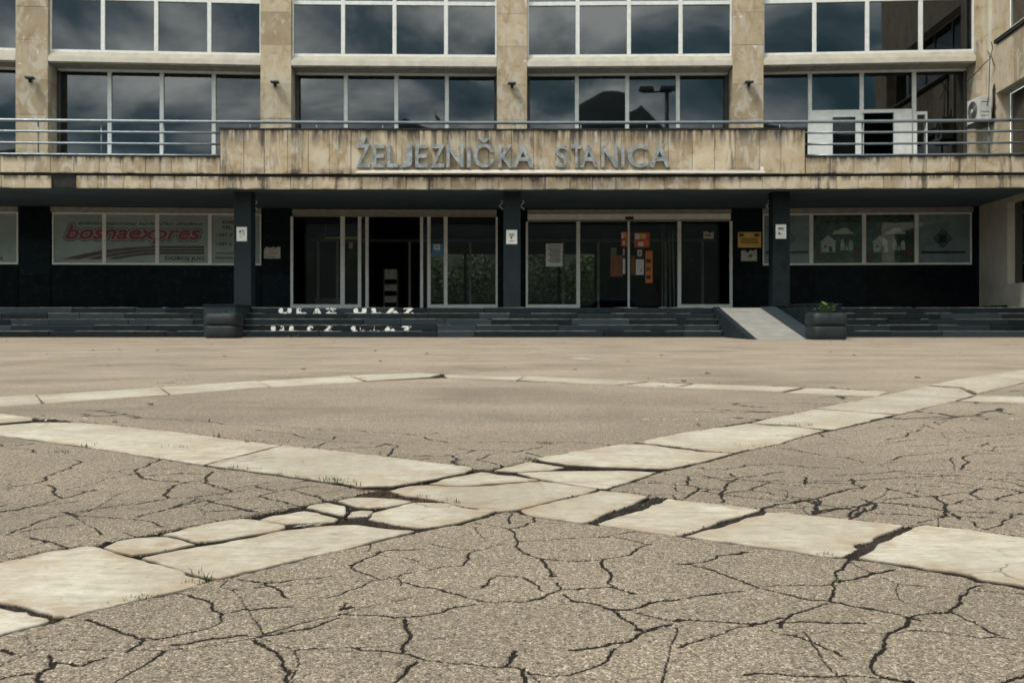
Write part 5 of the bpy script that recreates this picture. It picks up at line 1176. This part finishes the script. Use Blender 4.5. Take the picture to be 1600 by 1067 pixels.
# ------------------------------------------------------------------ planters
def planter(x, y, label):
    t = thing('planter', (x, y, 0), label, 'planter', 'planters beside the steps')
    prof1 = [(0.385, 0.0), (0.40, 0.02), (0.410, 0.12), (0.408, 0.27), (0.398, 0.305), (0.37, 0.312)]
    prof2 = [(0.37, 0.336), (0.402, 0.342), (0.416, 0.38), (0.412, 0.50), (0.395, 0.60), (0.365, 0.63), (0.325, 0.62), (0.31, 0.52)]
    MB().lathe(prof1, x, y, 48, 6.0).build('lower_ring', 'planter_rubber', t, smooth=True)
    MB().lathe([(0.35, 0.30), (0.35, 0.34)], x, y, 48, 6.0).build('groove', 'black_plastic', t)
    MB().lathe(prof2, x, y, 48, 6.0, cap=False).build('upper_ring', 'planter_rubber', t, smooth=True)
    MB().lathe([(0.325, 0.5), (0.325, 0.575)], x, y, 24, 6.0).build('earth', 'soil', t)
    return t
planter(7.40, 23.25, 'dark two-tier planter with leafy plant beside the ramp'); planter(-7.34, 25.15, 'dark two-tier planter beside the left granite column')
def leafy(x, y, z, n_, h, spread, label, seed, size):
    r = random.Random(seed); t = thing('potted_plant', (x, y, z), label, 'plant')
    st = MB(); lf = MB()
    for i in range(n_):
        a = r.uniform(0, 6.28); rad = spread * r.uniform(0.1, 1); hh = h * r.uniform(0.35, 1)
        p1 = Vector((x + math.cos(a) * rad, y + math.sin(a) * rad, z + hh)); st.tube([(x + math.cos(a) * rad * .2, y + math.sin(a) * rad * .2, z), tuple(p1)], 0.005, 5)
        for k in range(4):
            b = r.uniform(0, 6.28); s = size * r.uniform(0.6, 1.2); d = Vector((math.cos(b), math.sin(b), r.uniform(-.3, .6))).normalized(); sd = d.cross(Vector((0, 0, 1))).normalized()
            q = p1 - Vector((0, 0, hh * 0.25 * k / 4))
            lf.add([tuple(q), tuple(q + d * s * .45 + sd * s * .32 + Vector((0, 0, s * .08))), tuple(q + d * s), tuple(q + d * s * .45 - sd * s * .32 + Vector((0, 0, s * .08)))], [(0, 1, 2), (0, 2, 3)])
    st.build('stem', 'leaf_green', t); lf.build('foliage', 'leaf_green', t)
leafy(7.32, 23.05, 0.57, 16, 0.29, 0.24, 'small bright green leafy plant in the planter by the ramp', 4, 0.14)
leafy(-7.15, 24.95, 0.57, 9, 0.10, 0.16, 'sparse low green weeds in the left planter', 5, 0.07)
# litter at the foot of the steps
p = at(446, 526, 26.05)
t = thing('dry_leaf', (p.x, 26.05, 0.0), 'crumpled brown dead leaf on the ground below the left steps', 'leaf')
lf = MB(); r = random.Random(2)
for i in range(7):
    a = r.uniform(0, 6.28); c_ = Vector((p.x + r.uniform(-.05, .05), 26.05 + r.uniform(-.03, .03), 0.01)); d = Vector((math.cos(a), math.sin(a), 0.5)) * 0.07; s_ = Vector((-math.sin(a), math.cos(a), 0.2)) * 0.045
    lf.add([tuple(c_), tuple(c_ + d * .5 + s_), tuple(c_ + d), tuple(c_ + d * .5 - s_)], [(0, 1, 2), (0, 2, 3)])
lf.build('leaf', 'dry_leaf', t)
leafy(at(464, 526, 26.05).x, 26.06, 0.0, 7, 0.09, 0.12, 'little green weed sprouting at the foot of the left steps', 8, 0.06)

# ------------------------------------------------------------------ grass, moss and grit in the joints
gr = MB(); r = random.Random(9)
def tuft(x, y, n_, h, rad):
    gx, gy = ground_px(x, y)
    for i in range(n_):
        a = r.uniform(0, 6.28); q = Vector((gx + r.gauss(0, rad), gy + r.gauss(0, rad * .6), -0.012)); hh = h * 0.5 * r.uniform(0.4, 1.2) + 0.012; lean = r.uniform(0.1, 0.8) * hh; w = r.uniform(0.0009, 0.0018)
        dx, dy = math.cos(a), math.sin(a); sx, sy = -dy * w, dx * w
        m = q + Vector((dx * lean * .35, dy * lean * .35, hh * .6)); e = q + Vector((dx * lean, dy * lean, hh))
        gr.add([(q.x - sx, q.y - sy, q.z), (q.x + sx, q.y + sy, q.z), (m.x + sx * .8, m.y + sy * .8, m.z), (m.x - sx * .8, m.y - sy * .8, m.z), tuple(e)], [(0, 1, 2, 3), (3, 2, 4)])
for a in [(519, 752, 50, .028, .022), (533, 755, 45, .022, .02), (508, 750, 16, .025, .02), (432, 741, 22, .02, .022), (462, 746, 10, .018, .012), (390, 733, 14, .02, .018), (365, 730, 10, .02, .012), (553, 759, 8, .03, .008), (222, 935, 34, .012, .016), (236, 931, 16, .012, .01), (302, 909, 30, .012, .012), (311, 896, 5, .03, .005), (322, 902, 6, .028, .006),
          (823, 718, 40, .022, .014), (832, 719, 18, .018, .01), (853, 692, 40, .02, .025), (722, 728, 22, .022, .014), (715, 727, 8, .03, .006), (660, 776, 30, .014, .016), (700, 782, 30, .012, .02), (713, 786, 8, .028, .003), (327, 659, 6, .04, .004), (340, 681, 14, .03, .01), (385, 690, 14, .03, .01), (95, 706, 30, .02, .02),
          (1232, 664.5, 40, .022, .03), (1262, 665, 30, .022, .02), (1180, 698, 40, .016, .05), (1240, 683, 30, .016, .04), (66, 651, 12, .03, .01), (1015, 592, 14, .03, .02), (480, 698, 30, .016, .03), (1286, 866, 20, .012, .01), (1303, 908, 40, .007, .014), (415, 689, 30, .015, .05), (1480, 597, 20, .02, .04), (280, 698, 8, .02, .03), (140, 695, 14, .02, .03), (157, 572, 40, .03, .08), (288, 572, 60, .03, .12), (316, 574, 40, .03, .07), (287, 594, 40, .03, .05), (262, 599, 40, .03, .06), (300, 599, 50, .02, .1), (340, 597, 50, .02, .12), (370, 594, 60, .02, .12), (0, 573, 20, .03, .05), (193, 622, 40, .02, .05), (160, 627, 30, .02, .04), (190, 631, 30, .02, .06), (1110, 598, 30, .02, .05), (1033, 604, 60, .02, .03)]: tuft(*a)
for k in range(60):      # thin weeds along the slab edges
    P = random.choice(list(slab_xy.values())); i = r.randrange(len(P)); a, b = P[i], P[(i + 1) % len(P)]; q = a + (b - a) * r.random()
    if q[1] > 0.9:
        px_ = 800 + q[0] / q[1] * F; py_ = HZ + F * CH / q[1]; tuft(px_, py_ + 1, r.randint(2, 6), 0.010, 0.006)
tag(gr.build('grass', 'grass_blade'), 'short green grass and weeds growing in the paving joints', 'grass', kind='stuff')
SLAB_BB = [(P.min(0), P.max(0), P) for P in slab_xy.values()]
def on_slab(x, y, m=0.0):
    for lo, hi, P in SLAB_BB:
        if lo[0] < x < hi[0] and lo[1] < y < hi[1] and poly_sd(np.array([x]), np.array([y]), P)[0] < m: return True
    return False
def clumps(name, mt, spots, label, cat, flat_=0.32):
    mb = MB()
    for (x0, y0, x1, y1, n_, rad, s0, s1) in spots:
        a, b = np.array(ground_px(x0, y0)), np.array(ground_px(x1, y1))
        for i in range(n_):
            q = a + (b - a) * r.random(); q = q + np.array([r.gauss(0, rad), r.gauss(0, rad)]); s = r.uniform(s0, s1); z = -0.012 + r.uniform(0, 0.012)
            if on_slab(q[0], q[1], -0.002): continue
            v = []
            for k in range(5):
                th = k * 2 * math.pi / 5 + r.uniform(-.4, .4); v.append((q[0] + s * math.cos(th), q[1] + s * math.sin(th), z - 0.004 + r.uniform(-.002, .002)))
            v.append((q[0] + r.uniform(-.4, .4) * s, q[1] + r.uniform(-.4, .4) * s, z + s * flat_ * r.uniform(.6, 1.5)))
            mb.add(v, [(k, (k + 1) % 5, 5) for k in range(5)])
    return tag(mb.build(name, mt), label, cat, kind='stuff')
clumps('moss', 'moss_rust', [(560, 765, 630, 770, 700, .012, .002, .007), (570, 773, 640, 781, 500, .012, .002, .006), (650, 779, 700, 787, 160, .007, .002, .005), (660, 826, 700, 818, 160, .007, .002, .006), (755, 806, 818, 799, 260, .009, .002, .005), (585, 817, 640, 826, 160, .006, .002, .005), (1150, 708, 1225, 694, 500, .02, .003, .008), (40, 955, 85, 966, 80, .006, .002, .004), (1330, 862, 1400, 830, 80, .01, .002, .005)],
       'rusty brown moss filling the wide joints between the slabs', 'moss')
clumps('joint_soil', 'moss_clump', [(560, 768, 640, 782, 400, .014, .003, .008), (545, 815, 580, 808, 360, .012, .003, .009), (580, 815, 650, 829, 420, .007, .003, .008), (655, 828, 712, 816, 460, .009, .004, .011), (700, 785, 760, 798, 140, .005, .002, .006), (745, 809, 822, 799, 420, .010, .003, .008), (930, 816, 985, 796, 420, .011, .003, .009), (985, 796, 1040, 777, 420, .011, .003, .009), (1072, 835, 1130, 818, 260, .008, .003, .008), (1130, 818, 1190, 800, 260, .008, .003, .008),
        (1322, 869, 1352, 856, 300, .010, .003, .009), (1350, 856, 1420, 824, 420, .010, .003, .009), (1150, 707, 1240, 690, 500, .018, .004, .010), (1240, 688, 1310, 673, 340, .02, .004, .010), (1020, 693, 1150, 708, 220, .009, .003, .009), (0, 945, 85, 968, 260, .007, .003, .008), (775, 741, 810, 744, 140, .010, .003, .009), (740, 733, 770, 735, 160, .010, .003, .009), (880, 777, 893, 774, 140, .010, .003, .008), (850, 722, 960, 732, 200, .008, .003, .008), (940, 764, 975, 756, 160, .010, .003, .007), (1205, 664, 1285, 671, 260, .016, .003, .009), (440, 822, 470, 819, 120, .008, .003, .007)],
       'dark crumbly soil packed in the joints between the slabs', 'soil')
gvl = MB()
for k in range(500):
    y = 1.0 + 7 * r.random() ** 1.6; x = r.uniform(-.6, .6) * y; s = r.uniform(0.001, 0.0028)
    if r.random() < .6:
        P = random.choice(list(slab_xy.values())); i = r.randrange(len(P)); q = P[i] + (P[(i + 1) % len(P)] - P[i]) * r.random(); x, y = q[0] + r.gauss(0, .03), q[1] + r.gauss(0, .03)
    if on_slab(x, y): continue
    z = 0.003 + float(swell(np.array([x]), np.array([y]))[0]) * 0.8
    v = [(x + s * r.uniform(.6, 1.2) * math.cos(k2 * 2.09 + k), y + s * r.uniform(.6, 1.2) * math.sin(k2 * 2.09 + k), z - s) for k2 in range(3)] + [(x, y, z + s * .35)]
    gvl.add(v, [(0, 1, 3), (1, 2, 3), (2, 0, 3)])
tag(gvl.build('grit', 'gravel'), 'loose grit and tiny stones scattered over the plaza', 'gravel', kind='stuff')

# ------------------------------------------------------------------ behind the photographer: what the windows mirror
def mirror(k, x, y, depth, dist):
    """world point at dist along the ray of photo pixel (x, y) after it is mirrored in bay k"""
    tf = BAYS[k]; u, z = tf.px(x, y, depth); P = Vector(tf(u, depth, z)); d = (P - Vector((0, 0, CH))).normalized(); nn = Vector((tf.b[0], tf.b[1], 0)); d = d - 2 * d.dot(nn) * nn
    return P + d * dist
def lamp_mast():
    top = mirror(1, 1033, 137, 0.85, 40); hx = mirror(1, 1004, 131, 0.85, 40)
    x, y, z = top; dx = (hx - top); dx.z = 0
    t = thing('lamp_mast', (x, y, 0), 'tall lamp mast with two floodlight heads mirrored in the upper windows', 'lamp post')
    MB().tube([(x, y, 0), (x, y, z * .5), (x, y, z)], [0.22, 0.19, 0.15], 12).build('pole', 'steel_mast', t, smooth=True)
    e = Vector((x, y, z)); side = dx.normalized()
    MB().tube([tuple(e - side * 0.35), tuple(e + side * 1.75)], 0.07, 8).build('arm', 'steel_mast', t)
    for s_, sc in ((-0.1, 1.0), (1.45, 0.9)):
        c_ = e + side * s_; f_ = Vector((-side.y, side.x, 0))
        v = []
        for zz, w_ in ((-0.10, 0.62), (0.16, 0.50)):
            for a, b in ((-1, -1), (1, -1), (1, 1), (-1, 1)): v.append(tuple(c_ + side * a * w_ * sc + f_ * b * 0.3 + Vector((0, 0, zz + 0.2))))
        MB().add(v, [(0, 3, 2, 1), (4, 5, 6, 7), (0, 1, 5, 4), (1, 2, 6, 5), (2, 3, 7, 6), (3, 0, 4, 7)]).build('lamp_head', 'steel_mast', t)
lamp_mast()
def hills():
    prof = [(-900, 60), (-400, 100), (-200, 98), (-120, 105), (-101, 116), (-85, 112), (-60, 128), (-46, 134), (-38, 137), (-28, 132), (-10, 128), (4, 133), (14, 139), (25, 143.5), (36, 146), (43, 142), (49, 147), (55, 141), (62, 133), (75, 126), (120, 120), (300, 110), (900, 60)]
    xs = np.linspace(-900, 900, 500); zs = np.interp(xs, [p[0] for p in prof], [p[1] for p in prof])
    zs = zs + 2.5 * vnoise(xs, xs * 0, 9, 41)
    mb = MB(); rows = [(-420, 0.0), (-470, 0.35), (-540, 0.75), (-600, 1.0), (-760, 0.55), (-950, 0.0)]; v = []; f = []; n_ = len(xs)
    for y, k in rows: v += [(x, y + 12 * math.sin(x * .02), -2 + (z + 2) * k) for x, z in zip(xs, zs)]
    for i in range(len(rows) - 1): f += [(i * n_ + j, i * n_ + j + 1, (i + 1) * n_ + j + 1, (i + 1) * n_ + j) for j in range(n_ - 1)]
    mb.add(v, f); tag(mb.build('hills', 'hill_green', smooth=True), kind='structure')
hills()
def tree(x, y, h, rad, seed, label):
    r_ = random.Random(seed); t = thing('street_tree', (x, y, 0), label, 'tree', 'trees across the square')
    tr = MB(); top = (x + r_.uniform(-.3, .3), y + r_.uniform(-.3, .3), h * .55)
    tr.tube([(x, y, -0.1), (x + r_.uniform(-.1, .1), y, h * .25), top], [0.19, 0.14, 0.09], 8); tips = []
    for i in range(9):
        a = r_.uniform(0, 6.28); e = (x + math.cos(a) * rad * r_.uniform(.4, .8), y + math.sin(a) * rad * r_.uniform(.4, .8), h * r_.uniform(.55, .9))
        s = (x + (top[0] - x) * .8, y + (top[1] - y) * .8, h * r_.uniform(.3, .5)); tr.tube([s, ((s[0] + e[0]) / 2, (s[1] + e[1]) / 2, (s[2] + e[2]) / 2 + .25), e], [.07, .045, .02], 6); tips.append(e)
    tr.build('trunk', 'bark', t, smooth=True); cr = MB()
    for i in range(1700):
        c_ = Vector(r_.choice(tips)) + Vector((r_.gauss(0, rad * .28), r_.gauss(0, rad * .28), r_.gauss(0, h * .085))); s = r_.uniform(.07, .17)
        d = Vector((r_.gauss(0, 1), r_.gauss(0, 1), r_.gauss(0, .6))).normalized(); e = d.cross(Vector((r_.gauss(0, 1), r_.gauss(0, 1), r_.gauss(0, 1)))).normalized()
        cr.add([tuple(c_ - d * s), tuple(c_ + e * s * .55), tuple(c_ + d * s), tuple(c_ - e * s * .55)], [(0, 1, 2, 3)])
    cr.build('crown', 'tree_leaf', t)
for i, (x, y, h, rad, lab) in enumerate([(-17, -24, 7.5, 2.6, 'leftmost tree across the square mirrored in the door glass'), (-9.5, -21, 6.2, 2.3, 'low round tree mirrored in the glass by the centre column'), (-3.5, -25, 7.8, 2.7, 'tall tree mirrored beside the open doorway'), (3.2, -22, 6.6, 2.4, 'tree mirrored in the pane with the printed sheet'), (10.5, -26, 8.2, 2.8, 'tree mirrored behind the posters of the sliding door'), (18, -23, 7.0, 2.5, 'rightmost tree across the square mirrored in the glass')]): tree(x, y, h, rad, 50 + i, lab)
def vehicle(x, y, L, W, H, mt, label, cat, name, van):
    t = thing(name, (x, y, 0), label, cat); x0 = x - L / 2
    if van: side = [(0, .45), (0, 1.05), (.06, 1.15), (.24, 1.30), (.40, H - .1), (.48, H), (.96, H - .03), (.99, H - .25), (1, .9), (1, .45), (.86, .38), (.14, .38)]
    else: side = [(0, .45), (.0, .75), (.03, .85), (.25, .95), (.38, H - .06), (.46, H), (.68, H - .02), (.84, 1.0), (.97, .95), (1, .85), (1, .45), (.86, .35), (.14, .35)]
    MB().prism([(x0 + a * L, b) for a, b in side], 'y', y - W / 2, y + W / 2).build('body', mt, t, bevel=0.05)
    ws = [(.30, 1.2), (.41, H - .16), (.60, H - .14), (.60, 1.2)] if van else [(.29, .97), (.39, H - .12), (.55, H - .10), (.55, .97)]
    w2 = [(.63, 1.2), (.63, H - .14), (.92, H - .2), (.94, 1.2)] if van else [(.57, .97), (.57, H - .10), (.67, H - .11), (.79, .99)]
    for s_ in (-1, 1):
        for w in (ws, w2): MB().prism([(x0 + a * L, b) for a, b in w], 'y', y + s_ * (W / 2 + .004), y + s_ * (W / 2 + .012)).build('window', 'glass_dark', t)
        MB().box(x0 + .02, x0 + .07, y + s_ * W * .36 - .15, y + s_ * W * .36 + .15, .72, .86).build('headlight', 'lamp_glass', t)
        for a in (.19, .79):
            c_ = x0 + a * L; ty = MB().tube([(c_, y + s_ * (W / 2 - .2), .32), (c_, y + s_ * (W / 2 + .01), .32)], .32, 20).build('wheel', 'tyre', t); MB().tube([(c_, y + s_ * (W / 2 + .0), .32), (c_, y + s_ * (W / 2 + .02), .32)], .19, 14).build('rim', 'car_silver', ty)
vehicle(4.6, -6.5, 4.9, 1.85, 1.95, 'van_blue', 'dark blue van behind the photographer mirrored low in the sliding door', 'van', 'parked_van', True)
vehicle(-1.6, -7.0, 4.4, 1.75, 1.46, 'car_silver', 'silver saloon car behind the photographer mirrored low in the glass', 'car', 'parked_car', False)

# hedge on the platform side, seen through the hall
hg = MB(); r = random.Random(77)
for i in range(14000):
    x = r.uniform(-9, 9); y = 46.5 + r.gauss(0, .5); z = r.uniform(0.6, 4.4) * (0.85 + 0.3 * math.sin(x * 1.7) * math.sin(x * .6 + 1)); s = r.uniform(.06, .14)
    d = Vector((r.gauss(0, 1), r.gauss(0, 1), r.gauss(0, .7))).normalized(); e = d.cross(Vector((r.gauss(0, 1), r.gauss(0, 1), r.gauss(0, 1)))).normalized(); c_ = Vector((x, y, z))
    hg.add([tuple(c_ - d * s), tuple(c_ + e * s * .6), tuple(c_ + d * s), tuple(c_ - e * s * .6)], [(0, 1, 2, 3)])
tag(hg.build('hedge', 'hedge_leaf'), 'sunlit green bushes beyond the hall seen through the door glass', 'bushes', kind='stuff')

rw = thing('sky_block_wall', (0, 49, 0), 'dark wall added behind the bushes to block the sky', 'wall')  # unseen wall, added to hide the sky behind the bushes
MB().box(-16, 16, 48.6, 49.0, 0, 7.0).build('wall', 'backing_dark', rw); MB().box(-16, 16, 48.5, 49.1, 7.002, 7.2).build('coping', 'concrete', rw)

a, b = ground_px(886, 560.5), ground_px(934, 561.5)
MB().add([(a[0], a[1] - .1, 0.004), (b[0], b[1] - .25, 0.004), (b[0] - .1, b[1] + .15, 0.004), (a[0] + .2, a[1] + .2, 0.004)], [(0, 1, 2, 3)]).build('paint_mark', 'paint_mark', plaza)
lt = MB(); r = random.Random(15)
for k in range(90):      # blown leaves and bits of dirt on the middle of the square
    y = r.uniform(4.0, 25.5); x = r.uniform(-.56, .56) * y; s_ = r.uniform(.008, .022); a = r.uniform(0, 3.14)
    if on_slab(x, y): continue
    d = Vector((math.cos(a), math.sin(a), 0)); e = Vector((-d.y, d.x, 0)); z = 0.005 + float(swell(np.array([x]), np.array([y]))[0]); c_ = Vector((x, y, z))
    lt.add([tuple(c_ - d * s_ * 1.6), tuple(c_ + e * s_ + Vector((0, 0, s_ * .5))), tuple(c_ + d * s_ * 1.6), tuple(c_ - e * s_ + Vector((0, 0, s_ * .4)))], [(0, 1, 2), (0, 2, 3)])
tag(lt.build('leaf_litter', 'moss_clump'), 'scattered dark leaf fragments on the middle of the square', 'litter', kind='stuff')
